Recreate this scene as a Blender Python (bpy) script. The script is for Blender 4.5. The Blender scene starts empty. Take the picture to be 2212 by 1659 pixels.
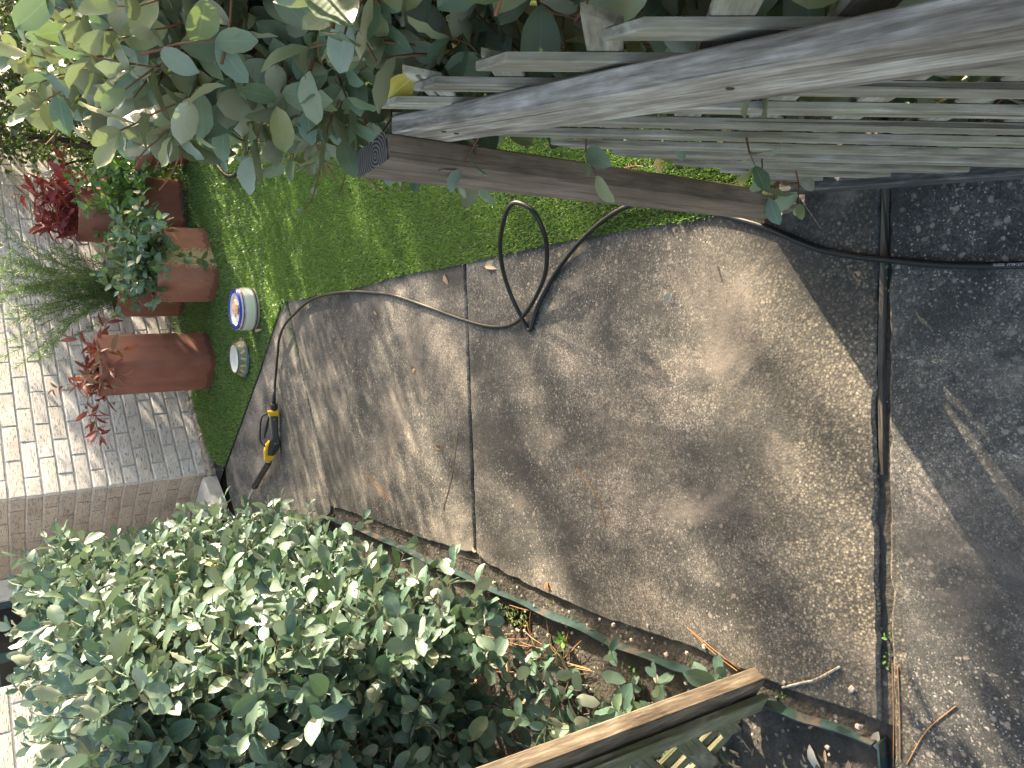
import bpy, math, random
import numpy as np
from mathutils import Vector, Matrix

rng = np.random.default_rng(7)
random.seed(7)
SC = bpy.context.scene
COL = SC.collection
R = math.radians

# ------------------------------------------------------------------ camera
CAM_H = 1.5
FPX, WPX = 1600.0, 2212.0
dn = np.array([2160.0, 180.0, -FPX]); dn /= np.linalg.norm(dn)     # world down in camera axes
up_c = -dn
fw_c = np.array([0, 0, -1.0])
Yc = fw_c - fw_c.dot(up_c) * up_c; Yc /= np.linalg.norm(Yc)
Xc = np.cross(Yc, up_c)
M3 = np.stack([Xc, Yc, up_c])                                       # camera -> world
cam_d = bpy.data.cameras.new('camera')
cam_d.sensor_fit = 'HORIZONTAL'; cam_d.sensor_width = 36.0
cam_d.lens = 36.0 * FPX / WPX
cam_d.clip_start = 0.02; cam_d.clip_end = 400
cam = bpy.data.objects.new('camera', cam_d); COL.objects.link(cam)
mw = Matrix([list(M3[i]) + [0] for i in range(3)] + [[0, 0, 0, 1]])
mw.translation = Vector((0, 0, CAM_H))
cam.matrix_world = mw
SC.camera = cam
CAMP = np.array([0, 0, CAM_H])

# ------------------------------------------------------------------ light
SUN_AZ, SUN_EL = R(29.0), R(18.5)
SDIR = np.array([math.cos(SUN_AZ) * math.cos(SUN_EL), math.sin(SUN_AZ) * math.cos(SUN_EL), math.sin(SUN_EL)])
world = bpy.data.worlds.new('World'); SC.world = world; world.use_nodes = True
wn = world.node_tree; wn.nodes.clear()
sky = wn.nodes.new('ShaderNodeTexSky'); sky.sky_type = 'NISHITA'; sky.sun_disc = False
sky.sun_elevation = SUN_EL; sky.sun_rotation = R(90) - SUN_AZ
sky.air_density = 1.0; sky.dust_density = 3.0; sky.ozone_density = 0.3
bg = wn.nodes.new('ShaderNodeBackground'); bg.inputs[1].default_value = 0.135
wo = wn.nodes.new('ShaderNodeOutputWorld')
wn.links.new(sky.outputs[0], bg.inputs[0]); wn.links.new(bg.outputs[0], wo.inputs[0])
sun_d = bpy.data.lights.new('sun', 'SUN'); sun_d.energy = 5.0; sun_d.angle = R(0.53)
sun_d.color = (1.0, 0.89, 0.72)
sun = bpy.data.objects.new('sun', sun_d); COL.objects.link(sun)
sun.rotation_euler = Vector(SDIR).to_track_quat('Z', 'Y').to_euler(); sun.location = (6, 4, 8)
SC.view_settings.view_transform = 'Standard'; SC.view_settings.look = 'None'
SC.view_settings.exposure = 2.15; SC.view_settings.gamma = 1.0
SC.view_settings.use_curve_mapping = False
SC.view_settings.use_white_balance = True; SC.view_settings.white_balance_temperature = 7000; SC.view_settings.white_balance_tint = 10

# ------------------------------------------------------------------ helpers
def tag(o, label=None, cat=None, group=None, kind=None):
    if label: o['label'] = label
    if cat: o['category'] = cat
    if group: o['group'] = group
    if kind: o['kind'] = kind
    return o

def mesh(name, V, Fc, smooth=False, attr=None):
    me = bpy.data.meshes.new(name)
    V = np.asarray(V, dtype=np.float64)
    me.from_pydata(V.tolist(), [], [tuple(int(i) for i in f) for f in Fc])
    if smooth: me.polygons.foreach_set('use_smooth', np.ones(len(me.polygons), dtype=bool))
    if attr is not None:
        a = me.attributes.new('tint', 'FLOAT', 'POINT'); a.data.foreach_set('value', np.asarray(attr, dtype=np.float32))
    me.update()
    return me

def fast_mesh(name, V, F, smooth=False, attr=None, extra=None):
    """V (n,3), F (m,k) equal-sided faces"""
    me = bpy.data.meshes.new(name)
    V = np.asarray(V, dtype=np.float32); F = np.asarray(F, dtype=np.int32)
    n, (m, k) = len(V), F.shape
    me.vertices.add(n); me.vertices.foreach_set('co', V.ravel())
    me.loops.add(m * k); me.loops.foreach_set('vertex_index', F.ravel())
    me.polygons.add(m)
    me.polygons.foreach_set('loop_start', np.arange(0, m * k, k, dtype=np.int32))
    me.polygons.foreach_set('loop_total', np.full(m, k, dtype=np.int32))
    if smooth: me.polygons.foreach_set('use_smooth', np.ones(m, dtype=bool))
    if attr is not None:
        a = me.attributes.new('tint', 'FLOAT', 'POINT'); a.data.foreach_set('value', np.asarray(attr, dtype=np.float32))
    for kk, vv in (extra or {}).items():
        a = me.attributes.new(kk, 'FLOAT', 'POINT'); a.data.foreach_set('value', np.asarray(vv, dtype=np.float32))
    me.update(calc_edges=True); me.validate()
    return me

def obj(name, me, mat=None, parent=None, mtx=None):
    o = bpy.data.objects.new(name, me); COL.objects.link(o)
    if mat is not None and me is not None and len(me.materials) == 0: me.materials.append(mat)
    if parent is not None: o.parent = parent
    if mtx is not None: o.matrix_local = mtx
    return o

def empty(name, loc=(0, 0, 0), rz=0.0):
    o = bpy.data.objects.new(name, None); COL.objects.link(o)
    o.location = loc; o.rotation_euler = (0, 0, rz); o.empty_display_size = 0.1
    return o

class MB:
    def __init__(s): s.V = []; s.F = []
    def add(s, V, F):
        b = len(s.V); s.V += [tuple(v) for v in V]; s.F += [tuple(i + b for i in f) for f in F]
    def box(s, c, h, ch=0.0):
        c = np.array(c, float); h = np.array(h, float)
        if ch <= 0:
            V = [c + h * np.array(q) for q in ((-1,-1,-1),(1,-1,-1),(1,1,-1),(-1,1,-1),(-1,-1,1),(1,-1,1),(1,1,1),(-1,1,1))]
            s.add(V, [(0,3,2,1),(4,5,6,7),(0,1,5,4),(1,2,6,5),(2,3,7,6),(3,0,4,7)])
        else:
            V = []
            idx = {}
            for sx in (-1,1):
                for sy in (-1,1):
                    for sz in (-1,1):
                        sg = np.array((sx,sy,sz))
                        for a in range(3):
                            p = h - ch; p[a] = h[a]
                            idx[(sx,sy,sz,a)] = len(V); V.append(c + p * sg)
            F = []
            for a in range(3):
                b, d = (a+1)%3, (a+2)%3
                for sa in (-1,1):
                    q = []
                    for sb, sd in ((-1,-1),(1,-1),(1,1),(-1,1)):
                        k = [0,0,0]; k[a]=sa; k[b]=sb; k[d]=sd; q.append(idx[(*k,a)])
                    F.append(q if sa > 0 else q[::-1])
                for sb in (-1,1):
                    for sd in (-1,1):
                        q = []
                        for sa, ax in ((-1,b),(1,b),(1,d),(-1,d)):
                            k=[0,0,0]; k[a]=sa; k[b]=sb; k[d]=sd; q.append(idx[(*k,ax)])
                        F.append(q if sb*sd > 0 else q[::-1])
            for sx in (-1,1):
                for sy in (-1,1):
                    for sz in (-1,1):
                        t = [idx[(sx,sy,sz,a)] for a in range(3)]
                        F.append(t if sx*sy*sz > 0 else t[::-1])
            s.add(V, F)
    def tube(s, P, r, n=8, cap=True):
        P = np.array(P, float); m = len(P)
        rr = np.full(m, r) if np.isscalar(r) else np.array(r, float)
        T = np.gradient(P, axis=0); T /= np.linalg.norm(T, axis=1)[:, None] + 1e-12
        u = np.cross(T[0], (0,0,1.0))
        if np.linalg.norm(u) < 1e-3: u = np.cross(T[0], (1.0,0,0))
        V = []
        for i in range(m):
            u = u - T[i]*u.dot(T[i]); u /= np.linalg.norm(u) + 1e-12
            w = np.cross(T[i], u)
            for k in range(n):
                a = 2*math.pi*k/n
                V.append(P[i] + rr[i]*(math.cos(a)*u + math.sin(a)*w))
        F = [(i*n+k, i*n+(k+1)%n, (i+1)*n+(k+1)%n, (i+1)*n+k) for i in range(m-1) for k in range(n)]
        if cap: F += [tuple(range(n))[::-1], tuple((m-1)*n+k for k in range(n))]
        s.add(V, F)
    def lathe(s, prof, n=40, c=(0,0,0)):
        V = []; m = len(prof)
        for r, z in prof:
            for k in range(n):
                a = 2*math.pi*k/n; V.append((c[0]+r*math.cos(a), c[1]+r*math.sin(a), c[2]+z))
        F = [(i*n+k, i*n+(k+1)%n, (i+1)*n+(k+1)%n, (i+1)*n+k) for i in range(m-1) for k in range(n)]
        s.add(V, F)
    def prism(s, poly, z0, z1, ch=0.0):
        """polygon (ccw) extruded; ch = chamfer of the top edge"""
        poly = [np.array(p[:2], float) for p in poly]; n = len(poly)
        rings = [[(p[0],p[1],z0) for p in poly]]
        if ch > 0:
            rings.append([(p[0],p[1],z1-ch) for p in poly])
            ins = inset(poly, ch); rings.append([(p[0],p[1],z1) for p in ins])
        else: rings.append([(p[0],p[1],z1) for p in poly])
        V = [v for r in rings for v in r]
        F = [tuple(range(n))[::-1]]
        for i in range(len(rings)-1):
            F += [(i*n+k, i*n+(k+1)%n, (i+1)*n+(k+1)%n, (i+1)*n+k) for k in range(n)]
        F.append(tuple((len(rings)-1)*n+k for k in range(n)))
        s.add(V, F)
    def build(s, name, mat, parent=None, smooth=False, mtx=None):
        me = mesh(name, s.V, s.F, smooth)
        return obj(name, me, mat, parent, mtx)

def inset(poly, d):
    n = len(poly); out = []
    for i in range(n):
        a, b, c = poly[i-1], poly[i], poly[(i+1)%n]
        e1 = (b-a)/(np.linalg.norm(b-a)+1e-12); e2 = (c-b)/(np.linalg.norm(c-b)+1e-12)
        n1 = np.array((-e1[1], e1[0])); n2 = np.array((-e2[1], e2[0]))
        m = n1+n2; m /= max(0.5, np.dot(m, m)/2.0) if np.dot(m,m) > 0 else 1
        out.append(b + m*d)
    return out

def spline(P, n=8):
    P = np.array(P, float); Q = np.vstack([2*P[0]-P[1], P, 2*P[-1]-P[-2]]); out = []
    for i in range(1, len(Q)-2):
        for t in np.linspace(0, 1, n, endpoint=False):
            a, b, c, d = Q[i-1], Q[i], Q[i+1], Q[i+2]
            out.append(0.5*((2*b)+(-a+c)*t+(2*a-5*b+4*c-d)*t*t+(-a+3*b-3*c+d)*t**3))
    out.append(P[-1]); return np.array(out)

def frame(o, x, z):
    x = Vector(x).normalized(); z = Vector(z); z = (z - x*z.dot(x)).normalized(); y = z.cross(x)
    m = Matrix((x, y, z)).transposed().to_4x4(); m.translation = Vector(o); return m

# ------------------------------------------------------------------ materials
class NT:
    def __init__(s, name):
        s.m = bpy.data.materials.new(name); s.m.use_nodes = True; s.t = s.m.node_tree
        s.t.nodes.clear(); s.out = s.t.nodes.new('ShaderNodeOutputMaterial')
        s.b = s.t.nodes.new('ShaderNodeBsdfPrincipled'); s.t.links.new(s.b.outputs[0], s.out.inputs[0])
    def n(s, kind, **kw):
        nd = s.t.nodes.new(kind)
        for k, v in kw.items():
            if k.startswith('i_'):
                key = k[2:]; key = int(key) if key.isdigit() else key.replace('_', ' ')
                s.set(nd.inputs[key], v)
            else: setattr(nd, k, v)
        return nd
    def set(s, sock, v):
        if hasattr(v, 'is_output') and v.is_output: s.t.links.new(v, sock)
        else:
            if isinstance(v, (tuple, list)) and len(v) == 3 and sock.type == 'RGBA': v = (*v, 1)
            sock.default_value = v
    def coord(s, which='Object', scale=(1,1,1), rot=(0,0,0), loc=(0,0,0)):
        tc = s.n('ShaderNodeTexCoord'); mp = s.n('ShaderNodeMapping')
        s.t.links.new(tc.outputs[which], mp.inputs[0])
        mp.inputs['Scale'].default_value = scale; mp.inputs['Rotation'].default_value = rot
        s.set(mp.inputs['Location'], loc); return mp.outputs[0]
    def noise(s, vec, scale, detail=4, rough=0.6, dist=0.0):
        return s.n('ShaderNodeTexNoise', i_Vector=vec, i_Scale=scale, i_Detail=detail, i_Roughness=rough, i_Distortion=dist).outputs[0]
    def vor(s, vec, scale, out='Distance', feature='F1', rnd=1.0):
        return s.n('ShaderNodeTexVoronoi', feature=feature, i_Vector=vec, i_Scale=scale, i_Randomness=rnd).outputs[out]
    def ramp(s, f, stops, interp='LINEAR'):
        r = s.n('ShaderNodeValToRGB'); r.color_ramp.interpolation = interp
        e = r.color_ramp.elements
        while len(e) < len(stops): e.new(0.5)
        for i, (p, c) in enumerate(stops):
            e[i].position = p; c = c if isinstance(c, (tuple, list)) else (c, c, c); e[i].color = (*c, 1)
        s.set(r.inputs[0], f); return r.outputs[0]
    def mix(s, f, a, b, mode='MIX'):
        m = s.n('ShaderNodeMix', data_type='RGBA', blend_type=mode)
        s.set(m.inputs[0], f); s.set(m.inputs[6], a); s.set(m.inputs[7], b); return m.outputs[2]
    def math(s, op, a, b=0.0, clamp=False):
        m = s.n('ShaderNodeMath', operation=op); m.use_clamp = clamp
        s.set(m.inputs[0], a); s.set(m.inputs[1], b); return m.outputs[0]
    def bump(s, h, strength, dist):
        bp = s.n('ShaderNodeBump', i_Height=h, i_Strength=strength, i_Distance=dist)
        return bp.outputs[0]
    def fin(s, col, rough=0.8, normal=None, **kw):
        s.set(s.b.inputs['Base Color'], col); s.set(s.b.inputs['Roughness'], rough)
        if normal is not None: s.set(s.b.inputs['Normal'], normal)
        for k, v in kw.items(): s.set(s.b.inputs[k.replace('_', ' ')], v)
        return s.m

def rand_out(t):
    return t.n('ShaderNodeObjectInfo').outputs['Random']

def tint_out(t):
    a = t.n('ShaderNodeAttribute', attribute_name='tint').outputs['Fac']
    s_ = t.math('ADD', a, rand_out(t)); return t.math('FRACT', s_)

def mat_concrete():
    t = NT('concrete'); v = t.coord('Object'); rn = rand_out(t)
    off = t.n('ShaderNodeCombineXYZ', i_0=t.math('MULTIPLY', rn, 9.0), i_1=t.math('MULTIPLY', rn, 5.0), i_2=0.0).outputs[0]
    vo = t.coord('Object', loc=off)
    big = t.noise(vo, 1.7, 6, 0.60, 0.5); mid = t.noise(t.coord('Object', scale=(1, .5, 1), loc=off), 6.5, 6, 0.68, 0.2)
    f = t.math('ADD', t.math('MULTIPLY', big, 0.58), t.math('MULTIPLY', mid, 0.42))
    base = t.ramp(f, [(0.39, (0.038,0.037,0.034)), (0.455, (0.078,0.074,0.066)), (0.52, (0.150,0.137,0.116)), (0.60, (0.29,0.246,0.198))])
    fine = t.noise(v, 75, 4, 0.75)
    gc = t.n('ShaderNodeSeparateColor', i_0=t.vor(v, 330, 'Color'))
    mul = t.ramp(gc.outputs[0], [(0.0, 0.18), (0.4, 0.30), (0.75, 0.40), (0.94, 0.62), (1.0, 0.95)])
    mul = t.math('MULTIPLY', mul, t.math('MULTIPLY', t.ramp(fine, [(0.28, 0.35), (0.72, 1.0)]), 3.4))
    k = t.n('ShaderNodeCombineXYZ', i_0=mul, i_1=mul, i_2=mul).outputs[0]
    col = t.mix(1.0, base, k, 'MULTIPLY')
    # pale chips where the surface paste has scaled off
    wv = t.n('ShaderNodeVectorMath', operation='ADD'); t.set(wv.inputs[0], v)
    nz = t.n('ShaderNodeTexNoise', i_Vector=v, i_Scale=70.0, i_Detail=3.0); sc_ = t.n('ShaderNodeVectorMath', operation='SCALE'); t.set(sc_.inputs[0], nz.outputs[1]); sc_.inputs[3].default_value = 0.014
    t.set(wv.inputs[1], sc_.outputs[0]); vd = wv.outputs[0]
    zone = t.ramp(t.noise(vo, 2.6, 4, 0.6), [(0.36, 0.10), (0.62, 0.50)])
    def chips(scale, thr, c, amt):
        nonlocal col
        cc = t.n('ShaderNodeSeparateColor', i_0=t.vor(vd, scale, 'Color')); d = t.vor(vd, scale, 'Distance')
        on = t.math('LESS_THAN', cc.outputs[0], t.math('MULTIPLY', zone, thr)); sh = t.ramp(d, [(0.20, 1.0), (0.34, 0.0)])
        m_ = t.math('MULTIPLY', t.math('MULTIPLY', on, sh), amt); col = t.mix(m_, col, c); return m_
    c1 = chips(46, 0.55, (0.33,0.27,0.215), 0.75); c2 = chips(95, 0.75, (0.36,0.31,0.25), 0.75); c3 = chips(150, 0.6, (0.45,0.41,0.35), 0.8)
    # exposed pea gravel along the slab edge by the wide joint
    sep = t.n('ShaderNodeSeparateXYZ', i_0=v)
    ey = t.math('ADD', sep.outputs[1], t.math('MULTIPLY', t.noise(v, 5, 4, .6), 0.35))
    peb = t.ramp(t.math('MULTIPLY', ey, 0.5), [(0.30, 0.9), (0.50, 0.9), (0.60, 0.6), (0.72, 0.0)])
    peb = t.math('MULTIPLY', peb, t.math('GREATER_THAN', sep.outputs[1], 0.765))
    pc = t.n('ShaderNodeSeparateColor', i_0=t.vor(v, 150, 'Color')); pd = t.vor(v, 150, 'Distance')
    pcol = t.ramp(pc.outputs[0], [(0.0, (0.06,0.05,0.035)), (0.35, (0.15,0.122,0.082)), (0.7, (0.25,0.20,0.13)), (0.92, (0.34,0.28,0.19)), (1.0, (0.50,0.42,0.31))])
    pcol = t.mix(t.ramp(pd, [(0.3, 0.0), (0.62, 0.85)]), pcol, (0.03,0.028,0.022))
    col = t.mix(t.math('MULTIPLY', peb, 0.75), col, pcol)
    mil = t.ramp(t.noise(t.coord('Object', scale=(1, .7, 1), loc=off), 2.3, 7, 0.62, 1.0), [(0.40, 0.62), (0.53, 0.0)])
    col = t.mix(mil, col, (0.033,0.033,0.031))
    worn = t.ramp(t.noise(t.coord('Object', scale=(1, .8, 1), loc=off), 3.1, 6, 0.6, 0.6), [(0.55, 0.0), (0.70, 0.5)])
    col = t.mix(worn, col, (0.30,0.245,0.195))
    dk = t.ramp(t.noise(v, 16, 6, 0.75), [(0.32, 0.65), (0.46, 0.0)])
    col = t.mix(dk, col, (0.030,0.029,0.026))
    pits = t.ramp(t.vor(v, 21, 'Distance'), [(0.03, 0.9), (0.05, 0.0)])
    col = t.mix(pits, col, (0.008,0.008,0.007))
    h = t.math('ADD', t.math('MULTIPLY', fine, 0.8), t.math('ADD', t.math('MULTIPLY', gc.outputs[0], 0.25), t.math('MULTIPLY', c1, -0.5)))
    h = t.math('SUBTRACT', h, t.math('MULTIPLY', t.math('MULTIPLY', peb, pd), 0.9))
    return t.fin(col, 0.88, t.bump(h, 0.45, 0.0028))

def mat_soil():
    t = NT('soil'); v = t.coord('Object')
    f = t.noise(v, 9, 8, 0.72)
    col = t.ramp(f, [(0.3, (0.022,0.019,0.015)), (0.5, (0.060,0.052,0.041)), (0.7, (0.12,0.103,0.082))])
    moss = t.ramp(t.noise(v, 4, 6, 0.7), [(0.56, 0.0), (0.70, 0.5)])
    col = t.mix(moss, col, (0.040,0.055,0.018))
    g = t.n('ShaderNodeSeparateColor', i_0=t.vor(v, 130, 'Color'))
    col = t.mix(t.math('MULTIPLY', t.math('GREATER_THAN', g.outputs[0], 0.982), 0.6), col, (0.35,0.31,0.26))
    h = t.math('ADD', t.noise(v, 45, 6, 0.75), t.math('MULTIPLY', t.vor(v, 90, 'Distance'), 0.5))
    return t.fin(col, 0.95, t.bump(h, 0.9, 0.012))

def mat_brick(name, stops):
    t = NT(name); rn = rand_out(t)
    off = t.n('ShaderNodeCombineXYZ', i_0=t.math('MULTIPLY', rn, 37.0), i_1=t.math('MULTIPLY', rn, 11.0), i_2=t.math('MULTIPLY', rn, 23.0)).outputs[0]
    v = t.coord('Object', loc=off); vs = t.coord('Object', scale=(1, 6, 7), loc=off)
    base = t.ramp(rn, stops)
    f = t.noise(v, 7, 6, 0.7)
    col = t.mix(t.ramp(f, [(0.35, 0.0), (0.7, 0.5)]), base, t.mix(0.55, base, (0.72,0.68,0.62)))
    col = t.mix(t.ramp(t.noise(v, 3.3, 4, 0.6), [(0.46, 0.0), (0.66, 0.30)]), col, (0.33,0.28,0.24))
    st = t.noise(vs, 26, 3, 0.65)
    cut = t.ramp(st, [(0.36, 1.0), (0.44, 0.0)])
    col = t.mix(t.math('MULTIPLY', cut, 0.85), col, (0.15,0.115,0.09))
    h = t.math('ADD', t.math('MULTIPLY', cut, -1.0), t.math('MULTIPLY', t.noise(v, 70, 4, 0.7), 0.5))
    return t.fin(col, 0.88, t.bump(h, 0.7, 0.006))

def mat_mortar():
    t = NT('mortar'); v = t.coord('Object')
    col = t.ramp(t.noise(v, 12, 6, 0.7), [(0.3, (0.42,0.405,0.39)), (0.7, (0.68,0.67,0.66))])
    return t.fin(col, 0.92, t.bump(t.noise(v, 90, 4, 0.7), 0.6, 0.004))

def mat_wood(name, dark, mid, light, moss=None, mossamt=0.5, rough=0.82):
    t = NT(name); rn = rand_out(t)
    off = t.n('ShaderNodeCombineXYZ', i_0=t.math('MULTIPLY', rn, 17.0), i_1=t.math('MULTIPLY', rn, 5.0), i_2=t.math('MULTIPLY', rn, 9.0)).outputs[0]
    v = t.coord('Object', scale=(5, 34, 34), loc=off)
    v2 = t.coord('Object', scale=(16, 190, 190), loc=off)
    v3 = t.coord('Object', loc=off)
    f = t.noise(v, 1.0, 5, 0.62, 0.7); g = t.noise(v2, 1.0, 3, 0.6)
    fg = t.math('ADD', t.math('MULTIPLY', f, 0.62), t.math('MULTIPLY', g, 0.38))
    col = t.ramp(fg, [(0.36, dark), (0.50, mid), (0.62, light)])
    bl = t.ramp(t.noise(v3, 9, 5, 0.65), [(0.45, 0.0), (0.68, 0.55)])
    col = t.mix(bl, col, dark)
    crk = t.ramp(t.noise(t.coord('Object', scale=(1.5, 90, 90), loc=off), 1.0, 2, 0.5), [(0.30, 0.85), (0.36, 0.0)])
    col = t.mix(crk, col, tuple(c*0.25 for c in dark))
    if moss:
        mo = t.ramp(t.noise(v3, 5, 5, 0.7), [(0.40, 0.0), (0.62, mossamt)]); col = t.mix(mo, col, moss)
    col = t.mix(t.ramp(rn, [(0.0, 0.0), (1.0, 0.38)]), col, dark)
    kn = t.vor(t.coord('Object', scale=(5, 14, 14), loc=off), 1.0, 'Distance')
    col = t.mix(t.ramp(kn, [(0.05, 0.8), (0.13, 0.0)]), col, tuple(c*0.6 for c in dark))
    h = t.math('SUBTRACT', fg, t.math('MULTIPLY', crk, 0.6))
    return t.fin(col, rough, t.bump(h, 0.6, 0.004))

def mat_endgrain():
    t = NT('wood_end_grain'); tc = t.n('ShaderNodeTexCoord'); mp = t.n('ShaderNodeMapping')
    t.t.links.new(tc.outputs['Object'], mp.inputs[0]); mp.inputs['Scale'].default_value = (1, 1, 0); mp.inputs['Location'].default_value = (0.004, 0.012, 0)
    w = t.n('ShaderNodeTexWave', wave_type='RINGS', rings_direction='Z', i_Vector=mp.outputs[0], i_Scale=52, i_Distortion=2.0, i_Detail=2, i_Detail_Scale=1.2).outputs[1]
    col = t.ramp(w, [(0.15, (0.035,0.029,0.025)), (0.6, (0.13,0.105,0.085)), (1.0, (0.19,0.155,0.125))])
    return t.fin(col, 0.9, t.bump(w, 0.5, 0.003))

def mat_terracotta(name, base, dark, lich=0.0):
    t = NT(name); v = t.coord('Object')
    f = t.noise(v, 6, 6, 0.65)
    col = t.ramp(f, [(0.3, dark), (0.62, base)])
    col = t.mix(t.ramp(t.noise(t.coord('Object', scale=(10,10,1.2)), 1.6, 4, 0.6), [(0.5, 0.0), (0.75, 0.45)]), col, tuple(min(1, c*1.35) for c in base))
    # darker foot with a ragged edge
    sep = t.n('ShaderNodeSeparateXYZ', i_0=v)
    zz = t.math('ADD', sep.outputs[2], t.math('MULTIPLY', t.noise(t.coord('Object', scale=(9,9,1)), 3.0, 3, 0.6), -0.09))
    col = t.mix(t.ramp(zz, [(0.0, 0.7), (0.006, 0.0)]), col, tuple(c*0.5 for c in dark))
    h = t.noise(v, 60, 4, 0.6)
    if lich > 0:
        l1 = t.noise(v, 75, 3, 0.6); patch = t.noise(v, 5.5, 3, 0.5)
        sepx = sep.outputs[0]
        band = t.ramp(t.math('ABSOLUTE', t.math('ADD', sepx, 0.075)), [(0.03, 0.30), (0.13, 0.0)])
        sy = t.math('LESS_THAN', sep.outputs[1], -0.05)
        band = t.math('MULTIPLY', band, sy)
        l = t.math('ADD', l1, t.math('ADD', band, t.math('MULTIPLY', patch, 0.12)))
        msk = t.ramp(l, [(0.735, 0.0), (0.755, 0.9)])
        col = t.mix(msk, col, t.mix(t.noise(v, 30, 2), (0.36,0.31,0.13), (0.46,0.41,0.25)))
    return t.fin(col, 0.72, t.bump(h, 0.25, 0.003))

def mat_leaf(name, cols, back, rough=0.38, trans=0.22, spec=0.5, vein=True, backamt=1.0):
    t = NT(name); tint = tint_out(t)
    n = len(cols); col = t.ramp(tint, [(i/(n-1) if n > 1 else 0, c) for i, c in enumerate(cols)])
    v = t.coord('Object')
    col = t.mix(t.ramp(t.noise(v, 55, 3, 0.6), [(0.35, 0.0), (0.75, 0.35)]), col, tuple(min(1, c*1.5) for c in cols[n//2]))
    bmp = None
    if vein:
        rib = t.n('ShaderNodeAttribute', attribute_name='rib').outputs['Fac']; lx = t.n('ShaderNodeAttribute', attribute_name='lx').outputs['Fac']
        mid = t.ramp(rib, [(0.0, 0.6), (0.09, 0.0)])
        sv = t.math('SINE', t.math('MULTIPLY', t.math('SUBTRACT', lx, t.math('MULTIPLY', rib, 0.16)), 62.0))
        col = t.mix(mid, col, tuple(min(1, c*2.0+.04) for c in cols[n//2]))
        col = t.mix(t.ramp(sv, [(0.75, 0.0), (1.0, 0.10)]), col, tuple(min(1, c*1.7+.02) for c in cols[n//2]))
        edge_ = t.ramp(rib, [(0.86, 0.0), (1.0, 0.35)]); col = t.mix(edge_, col, tuple(min(1, c*1.6+.02) for c in cols[n//2]))
        bmp = t.bump(t.math('ADD', t.math('MULTIPLY', sv, -.4), t.math('MULTIPLY', mid, -1.0)), 0.07, 0.002)
    geo = t.n('ShaderNodeNewGeometry')
    col = t.mix(t.math('MULTIPLY', geo.outputs['Backfacing'], backamt), col, back)
    t.fin(col, t.ramp(t.noise(v, 40, 2), [(0.3, max(.1, rough-.08)), (0.7, rough+.14)]), bmp); t.b.inputs['Specular IOR Level'].default_value = spec
    tr = t.n('ShaderNodeBsdfTranslucent'); t.set(tr.inputs[0], t.mix(0.5, col, tuple(min(1, c*2.6) for c in (cols[n//2][0]*1.2, cols[n//2][1]*1.3, cols[n//2][2]*0.4))))
    mx = t.n('ShaderNodeMixShader'); mx.inputs[0].default_value = trans
    t.t.links.new(t.b.outputs[0], mx.inputs[1]); t.t.links.new(tr.outputs[0], mx.inputs[2]); t.t.links.new(mx.outputs[0], t.out.inputs[0])
    return t.m

def mat_plain(name, col, rough=0.5, metal=0.0, spec=0.5, var=0.15, scale=20):
    t = NT(name); v = t.coord('Object')
    c = t.ramp(t.noise(v, scale, 4, 0.6), [(0.3, tuple(x*(1-var) for x in col)), (0.7, tuple(min(1, x*(1+var)) for x in col))])
    return t.fin(c, t.ramp(t.noise(v, scale*2, 3, 0.6), [(0.3, max(0, rough-0.08)), (0.7, min(1, rough+0.1))]), None, Metallic=metal, Specular_IOR_Level=spec)

def mat_edging():
    t = NT('painted_steel'); v = t.coord('Object')
    col = t.ramp(t.noise(v, 22, 4, 0.6), [(0.3, (0.013,0.030,0.031)), (0.7, (0.028,0.060,0.056))])
    rust = t.ramp(t.noise(v, 13, 7, 0.72), [(0.53, 0.0), (0.60, 0.9)])
    col = t.mix(rust, col, t.ramp(t.noise(v, 70, 4, 0.6), [(0.3, (0.035,0.020,0.017)), (0.7, (0.085,0.048,0.036))]))
    return t.fin(col, t.mix(rust, (0.35,)*3, (0.9,)*3), t.bump(t.math('ADD', rust, t.noise(v, 90, 3)), 0.3, 0.002))

def mat_ceramic_bands():
    """tall bowl: cream glaze with the printed bands of the real bowl, by height"""
    t = NT('glazed_cream_banded'); sep = t.n('ShaderNodeSeparateXYZ', i_0=t.coord('Object'))
    z = t.math('DIVIDE', sep.outputs[2], 0.12)
    cream = (0.66,0.68,0.60); navy = (0.012,0.018,0.15); pink = (0.50,0.40,0.36); ol = (0.20,0.19,0.08)
    c = t.ramp(z, [(0.0, cream), (0.05, pink), (0.11, navy), (0.165, pink), (0.20, ol), (0.225, cream), (0.70, ol), (0.725, pink), (0.76, navy), (0.82, pink), (0.86, cream)], 'CONSTANT')
    return t.fin(c, 0.18, None, Coat_Weight=0.3)

def mat_food():
    t = NT('wet_food_remains'); v = t.coord('Object')
    col = t.ramp(t.noise(v, 55, 4, 0.65), [(0.42, (0.72,0.66,0.58)), (0.5, (0.62,0.33,0.14)), (0.62, (0.40,0.12,0.03))])
    return t.fin(col, 0.4, t.bump(t.noise(v, 60, 3), 0.4, 0.003))

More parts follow.
